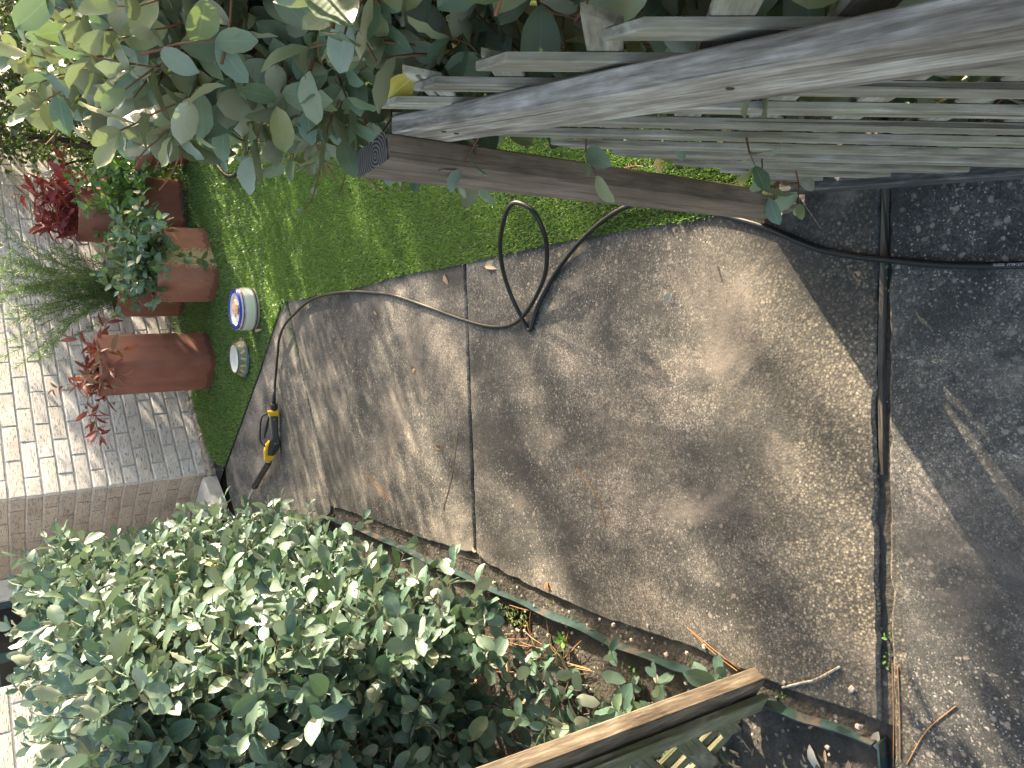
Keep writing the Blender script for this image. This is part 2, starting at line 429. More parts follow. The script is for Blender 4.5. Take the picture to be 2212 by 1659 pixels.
M = {}
M['concrete'] = mat_concrete(); M['soil'] = mat_soil(); M['mortar'] = mat_mortar()
M['brick'] = mat_brick('pale_brick', [(0.0, (0.53,0.49,0.455)), (0.35, (0.61,0.58,0.55)), (0.7, (0.56,0.525,0.49)), (1.0, (0.65,0.625,0.595))])
M['brick_shade'] = mat_brick('brick_shaded_side', [(0.0, (0.36,0.285,0.225)), (0.5, (0.44,0.355,0.29)), (1.0, (0.50,0.42,0.345))])  # same brick on the shaded house side, shade put into its colour
M['wood_grey'] = mat_wood('weathered_grey_wood', (0.11,0.085,0.062), (0.35,0.295,0.235), (0.62,0.555,0.475))
M['wood_slat'] = mat_wood('lichened_lattice_wood', (0.13,0.105,0.08), (0.36,0.31,0.245), (0.54,0.49,0.41), (0.27,0.25,0.12), 0.40)
M['wood_brown'] = mat_wood('brown_timber', (0.10,0.070,0.050), (0.225,0.165,0.12), (0.33,0.26,0.20))
M['wood_black'] = mat_wood('blackened_timber', (0.02,0.018,0.016), (0.075,0.068,0.062), (0.24,0.225,0.21))
M['wood_old'] = mat_wood('old_stile_wood', (0.055,0.038,0.026), (0.19,0.145,0.10), (0.40,0.33,0.24))
M['wood_moss'] = mat_wood('mossy_slat_wood', (0.05,0.045,0.03), (0.15,0.135,0.085), (0.30,0.27,0.19), (0.095,0.105,0.035), 0.85)
M['end'] = mat_endgrain()
M['terra'] = mat_terracotta('terracotta', (0.34,0.140,0.092), (0.25,0.095,0.062))
M['terra_dark'] = mat_terracotta('terracotta_dark', (0.27,0.102,0.068), (0.19,0.068,0.046))
M['terra_lich'] = mat_terracotta('terracotta_lichen', (0.35,0.148,0.10), (0.25,0.10,0.066), 1.0)
M['potsoil'] = mat_plain('potting_soil', (0.03,0.022,0.015), 0.95, var=0.6, scale=60)
M['leaf_hedge'] = mat_leaf('silverthorn_leaf', [(0.050,0.100,0.070), (0.088,0.145,0.112), (0.042,0.085,0.058), (0.115,0.170,0.135), (0.12,0.165,0.085)], (0.26,0.30,0.25), 0.40, 0.10)
M['leaf_near'] = mat_leaf('silverthorn_leaf_near', [(0.13,0.18,0.10), (0.19,0.23,0.15), (0.21,0.23,0.10), (0.09,0.14,0.08), (0.25,0.27,0.19), (0.29,0.26,0.09), (0.16,0.205,0.13)], (0.28,0.28,0.19), 0.40, 0.12)
M['leaf_yellow'] = mat_leaf('yellow_leaf', [(0.62,0.43,0.05), (0.55,0.46,0.08)], (0.6,0.5,0.15), 0.5, 0.3)
M['leaf_ivy'] = mat_leaf('ivy_leaf', [(0.022,0.045,0.016), (0.035,0.070,0.024), (0.055,0.095,0.03), (0.11,0.14,0.04)], (0.05,0.085,0.03), 0.4, 0.18)
M['leaf_vine'] = mat_leaf('vine_leaf', [(0.05,0.115,0.03), (0.08,0.16,0.04), (0.13,0.21,0.05)], (0.12,0.19,0.07), 0.3, 0.3)
M['leaf_glossy'] = mat_leaf('glossy_leaf', [(0.05,0.105,0.048), (0.085,0.15,0.078), (0.115,0.18,0.095)], (0.15,0.20,0.12), 0.22, 0.2, 0.8)
M['leaf_red'] = mat_leaf('crimson_leaf', [(0.20,0.018,0.024), (0.30,0.030,0.030), (0.13,0.022,0.034), (0.42,0.075,0.02)], (0.24,0.06,0.06), 0.36, 0.22)
M['leaf_redgreen'] = mat_leaf('red_green_leaf', [(0.15,0.020,0.025), (0.09,0.09,0.03), (0.19,0.022,0.025), (0.22,0.05,0.022), (0.07,0.105,0.04), (0.14,0.022,0.04)], (0.18,0.06,0.06), 0.36, 0.18)
M['leaf_needle'] = mat_leaf('feathery_foliage', [(0.06,0.125,0.035), (0.09,0.165,0.05), (0.12,0.185,0.07)], (0.11,0.155,0.07), 0.5, 0.3, vein=False)
M['weed'] = mat_leaf('weed_leaf', [(0.07,0.16,0.035), (0.11,0.22,0.05), (0.05,0.12,0.04)], (0.10,0.19,0.06), 0.45, 0.3)
M['clover'] = mat_leaf('clover_leaf', [(0.035,0.085,0.055), (0.05,0.115,0.07)], (0.06,0.11,0.07), 0.45, 0.2)
M['grass'] = mat_leaf('turf_blade', [(0.075,0.150,0.03), (0.125,0.225,0.042), (0.17,0.27,0.06), (0.07,0.14,0.035), (0.24,0.32,0.11), (0.27,0.29,0.12)], (0.075,0.15,0.03), 0.42, 0.3, 0.4, vein=False, backamt=0.2)
M['twig'] = mat_plain('twig_bark', (0.11,0.062,0.038), 0.85, var=0.4)
M['twig_red'] = mat_plain('russet_twig', (0.20,0.085,0.04), 0.75, var=0.3)
M['bark'] = mat_plain('bark', (0.08,0.06,0.045), 0.95, var=0.5, scale=14)
M['turf_base'] = mat_plain('turf_backing', (0.030,0.060,0.016), 0.95, var=0.5, scale=90)
M['hose'] = mat_plain('black_hose_rubber', (0.011,0.0115,0.013), 0.36, spec=0.45, var=0.35, scale=35)
M['blackp'] = mat_plain('black_plastic', (0.017,0.018,0.020), 0.36, var=0.15)
M['greyp'] = mat_plain('charcoal_plastic', (0.040,0.045,0.050), 0.42, var=0.15)
M['yellow'] = mat_plain('yellow_plastic', (0.62,0.36,0.02), 0.38, var=0.08)
M['steel'] = mat_plain('steel', (0.36,0.35,0.33), 0.35, 1.0)
M['zinc'] = mat_plain('galvanised', (0.55,0.55,0.53), 0.4, 0.9)
M['edging'] = mat_edging()
M['bands'] = mat_ceramic_bands(); M['food'] = mat_food()
M['blue'] = mat_plain('cobalt_glaze', (0.018,0.028,0.34), 0.12, var=0.1)
M['cream'] = mat_plain('cream_glaze', (0.68,0.64,0.56), 0.2, var=0.06)
M['navy'] = mat_plain('navy_print', (0.012,0.016,0.10), 0.3, var=0.1)
M['sage'] = mat_plain('sage_melamine', (0.135,0.185,0.105), 0.32, var=0.06)
M['slate'] = mat_plain('slate_rubber', (0.055,0.075,0.095), 0.45, var=0.1)
M['peach'] = mat_plain('peach_print', (0.56,0.37,0.20), 0.45, var=0.08)
M['bonegrey'] = mat_plain('blue_grey_print', (0.30,0.34,0.36), 0.4, var=0.06)
M['white_ink'] = mat_plain('white_ink', (0.62,0.62,0.60), 0.6, var=0.1)
M['paint_white'] = mat_plain('white_paint', (0.74,0.73,0.70), 0.45, var=0.05)
M['teal'] = mat_plain('teal_door_paint', (0.035,0.085,0.095), 0.4, var=0.08)
M['glass_dark'] = mat_plain('dark_glass', (0.015,0.017,0.02), 0.06, var=0.1)
M['needle'] = mat_plain('pine_needle', (0.33,0.16,0.06), 0.6, var=0.35, scale=8)
M['dryleaf'] = mat_plain('dry_leaf', (0.42,0.27,0.15), 0.7, var=0.35, scale=40)
M['paleleaf'] = mat_plain('pale_dry_leaf', (0.42,0.38,0.31), 0.7, var=0.12, scale=40)
M['tanleaf'] = mat_plain('tan_dry_leaf', (0.40,0.31,0.21), 0.7, var=0.2, scale=40)
M['brownleaf'] = mat_plain('brown_dry_leaf', (0.26,0.115,0.045), 0.7, var=0.35, scale=40)
M['splash'] = mat_plain('pale_cast_concrete', (0.50,0.47,0.42), 0.85, var=0.15)
M['rubble'] = mat_plain('footing_rubble', (0.30,0.255,0.20), 0.95, var=0.45, scale=30)
M['pebble'] = mat_plain('pebble', (0.42,0.37,0.31), 0.8, var=0.4)
M['mossm'] = mat_plain('moss', (0.06,0.085,0.02), 0.95, var=0.5, scale=50)
M['rustnail'] = mat_plain('rusty_nail', (0.10,0.05,0.03), 0.8, 0.3, var=0.4)
M['strip'] = mat_wood('rotten_joint_strip', (0.035,0.027,0.02), (0.10,0.08,0.06), (0.19,0.155,0.12))

# ------------------------------------------------------------------ leaves
def leaf_tpl(st=5, w=0.42, fold=0.10, curl=-0.12, wav=0.03, pw=0.8, ex=0.75, seed=0):
    r = np.random.default_rng(seed); V = []; F = []
    xs = np.linspace(0, 1, st+1)
    for i, x in enumerate(xs):
        ww = w/2*(math.sin(math.pi*min(1, x**pw))**ex if 0 < x < 1 else 0.03)
        zc = curl*(x*x) ; wz = wav*r.uniform(-1, 1); wz2 = wav*r.uniform(-1, 1)
        V += [(x, -ww*(1+r.uniform(-.06,.06)), zc+fold*ww*2+wz), (x, 0, zc), (x, ww*(1+r.uniform(-.06,.06)), zc+fold*ww*2+wz2)]
    for i in range(st):
        a = 3*i
        F += [(a, a+3, a+4, a+1), (a+1, a+4, a+5, a+2)]
    return np.array(V), np.array(F)

ELAEA = [leaf_tpl(7, 0.54, 0.14, c, 0.034, 1.08, 0.55, seed=i) for i, c in enumerate((-0.10, 0.06, -0.22, 0.0, -0.15))]
LANCE = [leaf_tpl(5, 0.30, 0.18, c, 0.012, 0.9, seed=i+20) for i, c in enumerate((-0.2, 0.05, -0.35))]
OVATE = [leaf_tpl(5, 0.62, 0.10, c, 0.02, 0.72, seed=i+40) for i, c in enumerate((-0.25, 0.0, -0.1))]
IVYT = [leaf_tpl(3, 0.7, 0.12, c, 0.03, 0.7, seed=i+60) for i, c in enumerate((-0.15, 0.1))]
NEEDLE = [(np.array([(0,-.045,0),(0,.045,0),(.55,.05,.04),(.55,-.05,.04),(1,0,-.06),(1,0.005,-.06)]), np.array([(0,1,2,3),(3,2,5,4)]))]
LEAF_MESH = {}
def rib_of(TV): return np.where(np.abs(TV[:,1]) < 1e-6, 0.0, 1.0)

def ortho(D, N):
    X = D/(np.linalg.norm(D, axis=1)[:, None]+1e-9)
    Z = N - X*np.sum(N*X, axis=1)[:, None]; Z /= np.linalg.norm(Z, axis=1)[:, None]+1e-9
    return X, np.cross(Z, X), Z

def foliage(name, tpls, P, D, N, S, mat, parent, max_obj=0, leafname='leaf', score=None, kindstuff=True, seed=1):
    """leaves as child objects (the max_obj that show largest) and the rest as one joined part"""
    r = np.random.default_rng(seed)
    P, D, N, S = (np.asarray(a, float) for a in (P, D, N, S)); n = len(P)
    X, Y, Z = ortho(D, N)
    ti = r.integers(0, len(tpls), n)
    order = np.argsort(-(S/np.linalg.norm(P-CAMP, axis=1)**1.0) if score is None else -score)
    take = np.zeros(n, bool); take[order[:max_obj]] = True
    inv = parent.matrix_world.inverted() if parent else Matrix()
    pl = np.array(parent.location) if parent else np.zeros(3)
    key0 = (id(tpls[0][0]), mat.name)
    for k in range(len(tpls)):
        if (key0, k) not in LEAF_MESH:
            me = fast_mesh('leaf', tpls[k][0], tpls[k][1], True, None, {'rib': rib_of(tpls[k][0]), 'lx': tpls[k][0][:,0]}); me.materials.append(mat); LEAF_MESH[(key0, k)] = me
    for i in np.nonzero(take)[0]:
        o = bpy.data.objects.new(leafname, LEAF_MESH[(key0, int(ti[i]))]); COL.objects.link(o); o.parent = parent
        m = np.eye(4); m[:3, 0] = X[i]*S[i]; m[:3, 1] = Y[i]*S[i]; m[:3, 2] = Z[i]*S[i]; m[:3, 3] = P[i]-pl
        o.matrix_local = Matrix(m.tolist())
    Vs = []; Fs = []; As = []; Rs = []; Xs = []; b = 0
    for k, (TV, TF) in enumerate(tpls):
        ii = np.nonzero((~take) & (ti == k))[0]
        if len(ii) == 0: continue
        sc = S[ii][:, None, None]
        V = (P[ii]-pl)[:, None, :] + sc*(TV[None, :, 0:1]*X[ii][:, None, :] + TV[None, :, 1:2]*Y[ii][:, None, :] + TV[None, :, 2:3]*Z[ii][:, None, :])
        nv = len(TV)
        Fk = TF[None] + (np.arange(len(ii))*nv)[:, None, None] + b
        Vs.append(V.reshape(-1, 3)); Fs.append(Fk.reshape(-1, TF.shape[1])); As.append(np.repeat(r.random(len(ii)), nv)); Rs.append(np.tile(rib_of(TV), len(ii))); Xs.append(np.tile(TV[:,0], len(ii))); b += len(ii)*nv
    if Vs:
        me = fast_mesh(name, np.vstack(Vs), np.vstack(Fs), True, np.concatenate(As), {'rib': np.concatenate(Rs), 'lx': np.concatenate(Xs)})
        o = obj(name, me, mat, parent)
        if kindstuff: o['kind'] = 'stuff'
        return o

def tubes_fast(name, segs, mat, parent, n=4):
    """many thin twigs: list of (P0, P1, r0, r1)"""
    A = np.array([s[0] for s in segs]); B = np.array([s[1] for s in segs]); r0 = np.array([s[2] for s in segs]); r1 = np.array([s[3] for s in segs])
    if parent is not None: A = A - np.array(parent.location); B = B - np.array(parent.location)
    T = B-A; T /= np.linalg.norm(T, axis=1)[:, None]+1e-9
    U = np.cross(T, rng.normal(size=T.shape)); U /= np.linalg.norm(U, axis=1)[:, None]+1e-9; W = np.cross(T, U)
    a = np.arange(n)*2*math.pi/n
    ring = np.cos(a)[None, :, None]*U[:, None, :] + np.sin(a)[None, :, None]*W[:, None, :]
    V = np.concatenate([A[:, None, :]+r0[:, None, None]*ring, B[:, None, :]+r1[:, None, None]*ring], axis=1)
    k = np.arange(n); F1 = np.stack([k, (k+1) % n, n+(k+1) % n, n+k], axis=1)
    F = F1[None] + (np.arange(len(segs))*2*n)[:, None, None]
    o = obj(name, fast_mesh(name, V.reshape(-1, 3), F.reshape(-1, 4), True), mat, parent)
    if name != 'stem': o['kind'] = 'stuff'
    return o

def stem_objs(segs, mat, parent):
    for k in sorted({g[4] for g in segs}): tubes_fast('stem', [g for g in segs if g[4] == k], mat, parent, 5)

def unit(v): return v/(np.linalg.norm(v, axis=-1, keepdims=True)+1e-9)

def twigs(base, dirs, lens, spacing, leaf, r, spread=0.9, up=0.25, droop=0.0, rad=0.0016, curve=0.15):
    """grow twigs with alternate leaves; returns leaf P,D,N,S and twig segments"""
    P = []; D = []; N = []; S = []; G = []
    for ns, (b, d, L) in enumerate(zip(base, dirs, lens)):
        p = np.array(b, float); d = np.array(d, float); d /= np.linalg.norm(d)+1e-9
        k = max(2, int(L/spacing)); side = np.cross(d, r.normal(size=3)); side /= np.linalg.norm(side)+1e-9
        for i in range(k):
            d2 = d + r.normal(size=3)*curve + np.array((0, 0, -droop)); d2 /= np.linalg.norm(d2)
            q = p + d2*spacing
            G.append((p, q, rad*(1.15-0.6*i/k), rad*(1.15-0.6*(i+1)/k), ns))
            a = r.uniform(1.9, 2.9)
            side = side*math.cos(a) + np.cross(d2, side)*math.sin(a); side -= d2*side.dot(d2); side /= np.linalg.norm(side)+1e-9
            ld = side*spread + d2*r.uniform(0.3, 0.9) + r.normal(size=3)*0.15
            nn = np.array((0, 0, up)) + d2*0.6 + r.normal(size=3)*0.35
            P.append(q); D.append(ld); N.append(nn); S.append(leaf*r.uniform(0.6, 1.15)*(1 if i < k-1 else 0.75))
            p = q; d = d2
        P.append(p); D.append(d); N.append(np.array((0, 0, 1.0))+r.normal(size=3)*0.5); S.append(leaf*r.uniform(0.5, 0.9))
    return np.array(P), np.array(D), np.array(N), np.array(S), G

# ================================================================== SETTING
def in_poly(pts, poly):
    x, y = pts[:, 0], pts[:, 1]; c = np.zeros(len(pts), bool); n = len(poly)
    for i in range(n):
        x1, y1 = poly[i]; x2, y2 = poly[(i+1) % n]
        k = ((y1 > y) != (y2 > y)) & (x < (x2-x1)*(y-y1)/(y2-y1+1e-12)+x1); c ^= k
    return c

# ground sheet (packed earth out to the horizon)
g_ = MB(); g_.add([(-150,-150,-.12),(150,-150,-.12),(150,150,-.12),(-150,150,-.12)], [(0,1,2,3)])
tag(g_.build('ground', M['soil']), 'bare earth around the garden path', 'ground', kind='structure')

# path: dark bedding sheet with four cast slabs on it
pb = MB(); pb.prism([(-3.2,-1.1),(1.2,-1.1),(1.2,.6),(.66,.75),(.68,4.2),(.25,4.75),(-.40,5.70),(-.75,5.55),(-3.2,5.35),(-3.2,4.6),(-.9,4.2),(-.6,3.7),(-.66,2.4),(-.76,1.0),(-.80,.6),(-3.2,.6)], -.10, -.012)
path = pb.build('path', M['soil']); tag(path, 'concrete garden path of four stained slabs', 'path', kind='structure')

def wobble(pts, step=0.03, amp=0.0025, seed=0):
    r = np.random.default_rng(seed); out = []
    n = len(pts)
    for i in range(n):
        a = np.array(pts[i]); b = np.array(pts[(i+1) % n]); L = np.linalg.norm(b-a); k = max(1, int(L/step)); nn = np.array((-(b-a)[1], (b-a)[0]))/(L+1e-9)
        for j in range(k): out.append(a+(b-a)*j/k + nn*(r.normal()*amp if j else 0))
    return out
slabA = [(-2.6,-1.0),(1.1,-1.0),(1.1,.665),(.318,.722),(-.092,.756),(-.415,.781),(-.765,.802),(-1.25,.83),(-2.6,.92)]
slabB = [(.322,.739),(.62,.715),(.62,2.243),(.452,2.257),(-.622,2.347),(-.652,2.284),(-.687,2.064),(-.727,1.675),(-.736,1.322),(-.768,1.051),(-.775,.833),(-.419,.808),(-.091,.786)]
slabC = [(.452,2.267),(.64,2.25),(.64,4.118),(.574,4.097),(-.562,3.706),(-.577,3.346),(-.614,2.802),(-.628,2.42),(-.622,2.358)]
slabD = [(.574,4.109),(.64,4.131),(.60,4.20),(.189,4.705),(-.131,5.187),(-.40,5.585),(-.47,5.645),(-.56,5.648),(-.65,5.59),(-.80,5.48),(-1.3,5.37),(-3.0,5.3),(-3.0,4.75),(-1.6,4.6),(-.95,4.3),(-.70,3.95),(-.60,3.73),(-.562,3.716)]
for i, pl_ in enumerate((slabA, slabB, slabC, slabD)):
    m = MB(); m.prism(wobble(pl_, 0.025, 0.0018, i), -.09, 0.0, 0.006)
    m.build('slab', M['concrete'], path)
# rotten timber strip left in the wide joint
js = MB(); js.tube(spline([(.42,.722,-.010),(.318,.7325,-.008),(.0,.768,-.011),(-.25,.789,-.014)], 12), 0.0085, 6)
js.build('joint_strip', M['strip'], path)

# soil bed left of the path: an uneven sheet
def heightfield(name, x0, x1, y0, y1, nx, ny, fz, mat):
    X, Y = np.meshgrid(np.linspace(x0, x1, nx), np.linspace(y0, y1, ny)); Z = fz(X, Y)
    V = np.stack([X.ravel(), Y.ravel(), Z.ravel()], 1); i = np.arange(nx-1); j = np.arange(ny-1); I, J = np.meshgrid(i, j); a = (J*nx+I).ravel()
    return obj(name, fast_mesh(name, V, np.stack([a, a+1, a+nx+1, a+nx], 1), True), mat)
def vnoise(X, Y, f, seed):
    r = np.random.default_rng(seed); o = np.zeros_like(X)
    for k in range(7):
        a = r.uniform(0, 6.28); ff = f*r.uniform(.6, 1.7); o += np.sin(X*ff*math.cos(a)+Y*ff*math.sin(a)+r.uniform(0, 6.28))
    return o/7
def soil_z(X, Y):
    z = 0.006*vnoise(X, Y, 14, 1)+0.005*vnoise(X, Y, 60, 2)+0.004*vnoise(X, Y, 150, 3)
    edge = -0.62-0.24*np.clip((3.4-Y)/2.4, 0, 1)       # falls away towards the slab
    return z - 0.004 - 0.016*np.clip((.85-Y)/.02, 0, 1) - 0.008*np.clip((X-edge+0.09)/0.05, 0, 1)
sb = heightfield('soil_bed', -3.2, -.56, .795, 3.70, 150, 180, soil_z, M['soil']); tag(sb, 'dark soil bed between path and left hedge', 'soil', kind='structure')

# ------------------------------------------------------------------ turf
turf_poly = [(.362,1.10),(.373,1.206),(.396,1.447),(.418,1.68),(.452,2.257),(.493,2.816),(.509,3.291),(.575,4.15),(.585,4.177),(.555,4.190),(.189,4.699),(-.131,5.181),(-.43,5.640),(-.40,5.96),(-.30,6.12),(.9,7.03),(2.45,8.18),(3.6,8.3),(3.6,.9),(.42,.9)]
tb = MB(); tb.add([(x,y,.005) for x,y in turf_poly], [tuple(range(len(turf_poly)))])
tag(tb.build('turf', M['turf_base']), 'green artificial turf mat beside the path', 'turf', kind='structure')
def blades(n, box, hgt, wid, seed):
    r = np.random.default_rng(seed)
    p = np.stack([r.uniform(box[0], box[1], n), r.uniform(box[2], box[3], n)], 1); p = p[in_poly(p, turf_poly)]; n = len(p)
    a = r.uniform(0, 6.283, n); lean = r.uniform(.1, .9, n)*hgt; la = r.uniform(0, 6.283, n)
    # combed tufts: neighbouring blades lean alike
    la = la*0.9 + 3*vnoise(p[:,0], p[:,1], 30, 5)+vnoise(p[:,0],p[:,1],9,6)*2
    w = np.stack([np.cos(a), np.sin(a), 0*a], 1)*(wid/2*r.uniform(.7,1.3,n))[:, None]
    L = np.stack([np.cos(la)*lean, np.sin(la)*lean, hgt*r.uniform(.55, 1.05, n)], 1)
    b = np.stack([p[:,0], p[:,1], np.full(n, .004)], 1)
    V = np.stack([b-w, b+w, b+L*[.42,.42,.62]+w*.8, b+L*[.42,.42,.62]-w*.8, b+L*[1,1,1]+w*.25, b+L*[1,1,1]-w*.25], 1)
    F = np.array([(0,1,2,3),(3,2,4,5)])[None] + (np.arange(n)*6)[:, None, None]
    t = np.repeat(np.clip(r.normal(.42+.12*vnoise(p[:,0], p[:,1], 22, 8), .25), 0, .999), 6)
    return V.reshape(-1,3), F.reshape(-1,4), t
B = [blades(110000, (.3,1.35,.9,2.6), .012, .0026, 1), blades(120000, (.3,1.9,2.6,4.4), .014, .0036, 2), blades(100000, (-.5,2.9,4.1,6.4), .017, .0052, 3), blades(9000, (-.2,3.4,6.2,8.3), .03, .009, 4)]
off = 0; VV=[]; FF=[]; TT=[]
for V, F, t in B: VV.append(V); FF.append(F+off); TT.append(t); off += len(V)
tag(obj('turf_blades', fast_mesh('turf_blades', np.vstack(VV), np.vstack(FF), True, np.concatenate(TT)), M['grass']), 'short dense green blades of the artificial turf', 'turf', kind='stuff')

# ------------------------------------------------------------------ house
HC = np.array((-.49, 6.07, 0.0)); HA = R(36.5)
WD = np.array((math.cos(HA), math.sin(HA), 0)); NW = np.array((math.sin(HA), -math.cos(HA), 0))
def wall_pt(u, off, z): return HC + WD*u + NW*off + np.array((0,0,z))
house = empty('house', HC, HA)
tag(house, 'pale brick house with teal door behind the potted plants', 'house')
BL, BH, PL, PH = .292, .0895, .3025, .1005
def brick_mesh(L, seed):
    m = MB(); m.box((0,.022,0), (L/2,.030,BH/2), .0045)
    V = np.array(m.V); r = np.random.default_rng(seed); V += r.normal(size=V.shape)*.0012
    me = mesh('brick', V, m.F); return me
BM = {}
def get_bm(L, mat, k):
    key = (round(L,3), mat, k)
    if key not in BM: BM[key] = brick_mesh(L, k+1); BM[key].materials.append(M[mat])
    return BM[key]
def lay(parent, u0, u1, z0, z1, place, mat, par=0, limit_z=1.5, stuff_mb=None, ulimit=99):
    i = 0; z = z0
    while z + PH <= z1 + .01:
        u = u0 - (PL/2 if (i+par) % 2 else 0)
        while u < u1 - .03:
            a = max(u, u0); b = min(u+BL, u1)
            if b-a > .03:
                mt = place((a+b)/2 + random.uniform(-.001,.001), z+PH/2+random.uniform(-.001,.001), random.uniform(-.0015,.002))
                if z < limit_z and a < ulimit:
                    o = bpy.data.objects.new('brick', get_bm(b-a, mat, random.randrange(4))); COL.objects.link(o); o.parent = parent; o.matrix_local = mt
                elif stuff_mb is not None:
                    bm_ = get_bm(b-a, mat, 0); stuff_mb.add([mt @ v.co for v in bm_.vertices], [tuple(p.vertices) for p in bm_.polygons])
            u += PL
        z += PH; i += 1
wl = MB(); wl.box((2.6,1.6,1.3), (2.595,1.595,1.40)); wall = wl.build('wall', M['mortar'], house)
up_mb = MB()
def pl_s(u, z, d): return Matrix.Translation((u, .0035+d, z))
def pl_h(u, z, d): return Matrix.Translation((.0035+d, u, z)) @ Matrix.Rotation(R(-90), 4, 'Z')
lay(wall, .0, 5.1, .0, 2.62, pl_s, 'brick', 0, 1.45, up_mb, 3.95)
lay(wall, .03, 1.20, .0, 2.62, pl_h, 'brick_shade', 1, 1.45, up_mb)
wg = MB(); wg.box((-2.4,1.0,1.3), (1.13,.995,1.40)); wing = wg.build('wing_wall', M['mortar'], house)
def pl_w(u, z, d): return Matrix.Translation((u, .0035+d, z))
lay(wing, -3.5, -1.275, .0, 2.62, pl_w, 'brick', 1, -1, up_mb)
ob = up_mb.build('outer_bricks', M['brick'], house); ob['kind'] = 'stuff'
bk = MB(); bk.box((-.6,1.45,1.3), (.595,.24,1.40)); bk.build('porch_wall', M['mortar'], house)
door = MB(); door.box((-.62,1.19,1.06), (.44,.022,1.0), .004)
dr = door.build('door', M['teal'], house)
for (cx, cz) in ((-.83,1.62),(-.41,1.62),(-.83,1.28),(-.41,1.28),(-.83,.94),(-.41,.94)):
    m = MB(); m.box((cx,1.166,cz), (.17,.004,.145), .002); m.build('pane', M['glass_dark'], dr)
m = MB(); m.lathe([(0,0),(.03,.0),(.036,.012),(.03,.03),(.014,.036),(.012,.05),(.024,.055),(.0,.056)], 16); m.build('knob', M['zinc'], dr, True, Matrix.Translation((-.245,1.166,1.20)) @ Matrix.Rotation(R(90), 4, 'X'))
m = MB(); m.box((-.095,1.175,1.08), (.085,.035,1.08), .004); m.box((-1.145,1.175,1.08), (.085,.035,1.08), .004); m.box((-.62,1.175,2.22), (.60,.035,.06), .004); m.box((-.165,1.150,1.08), (.012,.02,1.08), .003)
m.build('door_frame', M['paint_white'], house)
# ragged concrete footing under the brickwork
ft = MB(); r_ = np.random.default_rng(5)
def lump(c, s, r):
    m = MB(); m.box((0,0,0), (1,1,1), .35); V = np.array(m.V)*s*(1+r.normal(size=(len(m.V),1))*.12)
    a = r.uniform(0, 6.28); ca, sa = math.cos(a), math.sin(a); V = V @ np.array([[ca,sa,0],[-sa,ca,0],[0,0,1]]); return V+c, m.F
for u in np.arange(-.03, 2.4, .035):
    for k in range(2):
        ft.add(*lump(np.array((u+r_.normal()*.01, -.012-.045*k+r_.normal()*.01, .012-.008*k)), np.array((.03,.026,.026))*r_.uniform(.6,1.2), r_))
for v in np.arange(.0, 1.1, .04):
    ft.add(*lump(np.array((-.03-.03*r_.random(), v, .006)), np.array((.03,.03,.022))*r_.uniform(.6,1.3), r_))
ft.build('footing', M['rubble'], house)

# pale splash slab against the shaded wall
sp = MB(); sp.prism([(-.72,5.74),(-.515,5.985),(-.60,6.12),(-1.10,6.75),(-1.28,6.55)], -.02, .085, .012)
tag(sp.build('splash_block', M['splash']), 'pale cast concrete block at the foot of shaded brick corner', 'concrete block')

# ------------------------------------------------------------------ steel edging
ed = spline([(-.606,3.83,0),(-.615,3.72,0),(-.625,3.605,0),(-.650,3.113,0),(-.701,2.589,0),(-.743,2.153,0),(-.765,1.785,0),(-.792,1.494,0),(-.795,1.238,0),(-.805,1.054,0),(-.812,.845,0)], 10)
T = np.gradient(ed, axis=0); T /= np.linalg.norm(T, axis=1)[:, None]; Nn = np.stack([-T[:,1], T[:,0], 0*T[:,0]], 1)
V = []; F = []
for i, (p, n_) in enumerate(zip(ed, Nn)):
    wob = .002*math.sin(i*.7)+.003*math.sin(i*.23)
    for a, z in ((.004,-.06),(.014+wob,.017+wob),(.010+wob,.019+wob),(.0,-.06)):
        V.append(p + n_*(-a) + np.array((0,0,z)))
    if i:
        b = 4*i
        for k in range(4): F.append((b-4+k, b-4+(k+1)%4, b+(k+1)%4, b+k))
edge = obj('garden_edging', mesh('garden_edging', V, F), M['edging'])
tag(edge, 'rusty green painted steel edging strip along the left of path', 'garden edging')
m = MB(); m.box((-.845,.832,-.012), (.032,.0025,.028)); m.build('end_strip', M['edging'], edge)

# ================================================================== RIGHT GATE
GP = np.array((.355,.92,0.0)); GD = np.array((-.2,-1.0,0.0)); GD /= np.linalg.norm(GD); GN = np.array((GD[1],-GD[0],0.0)); GN = -GN  # GN points away from the path
if GN[0] < 0: GN = -GN
def gpt(s, w, z): return GP + GD*s + GN*w + np.array((0,0,z))
gate = empty('lattice_gate', (0.355,.92,0))
tag(gate, 'weathered grey lattice gate with brown stile on the right, silverthorn behind it', 'gate')
def loc_m(o, x, z, parent):
    return frame(np.array(o)-np.array(parent.location), x, z)
def board(name, c, h, ch, mat, parent, x, z, irregular=0.0012):
    m = MB(); m.box((0,0,0), h, ch); return m.build(name, M[mat], parent, False, loc_m(c, x, z, parent))
st = board('stile', (.3465,.9665,.502), (.500,.0195,.0475), .003, 'wood_brown', gate, (0,0,1), (0,1,0))
m = MB(); m.box((0,0,0), (.0192,.0470,.0012)); m.build('end_grain', M['end'], gate, False, Matrix.Translation((.3465-.355,.9665-.92,1.0032)))
hx = GD
RD = np.array((-.238,-1.0,0.0)); RD /= np.linalg.norm(RD); RN = np.array((-RD[1],RD[0],0.0))
board('top_rail', np.array((.363,.92,.953))+RD*.545+RN*.012, (.535,.012,.0475), .002, 'wood_grey', gate, RD, (0,0,1))
BD = unit(np.array((-.19,-1.0,0.0)))
board('bottom_rail', np.array((.381,.936,.040))+BD*.54, (.520,.016,.032), .003, 'wood_black', gate, BD, (0,0,1))
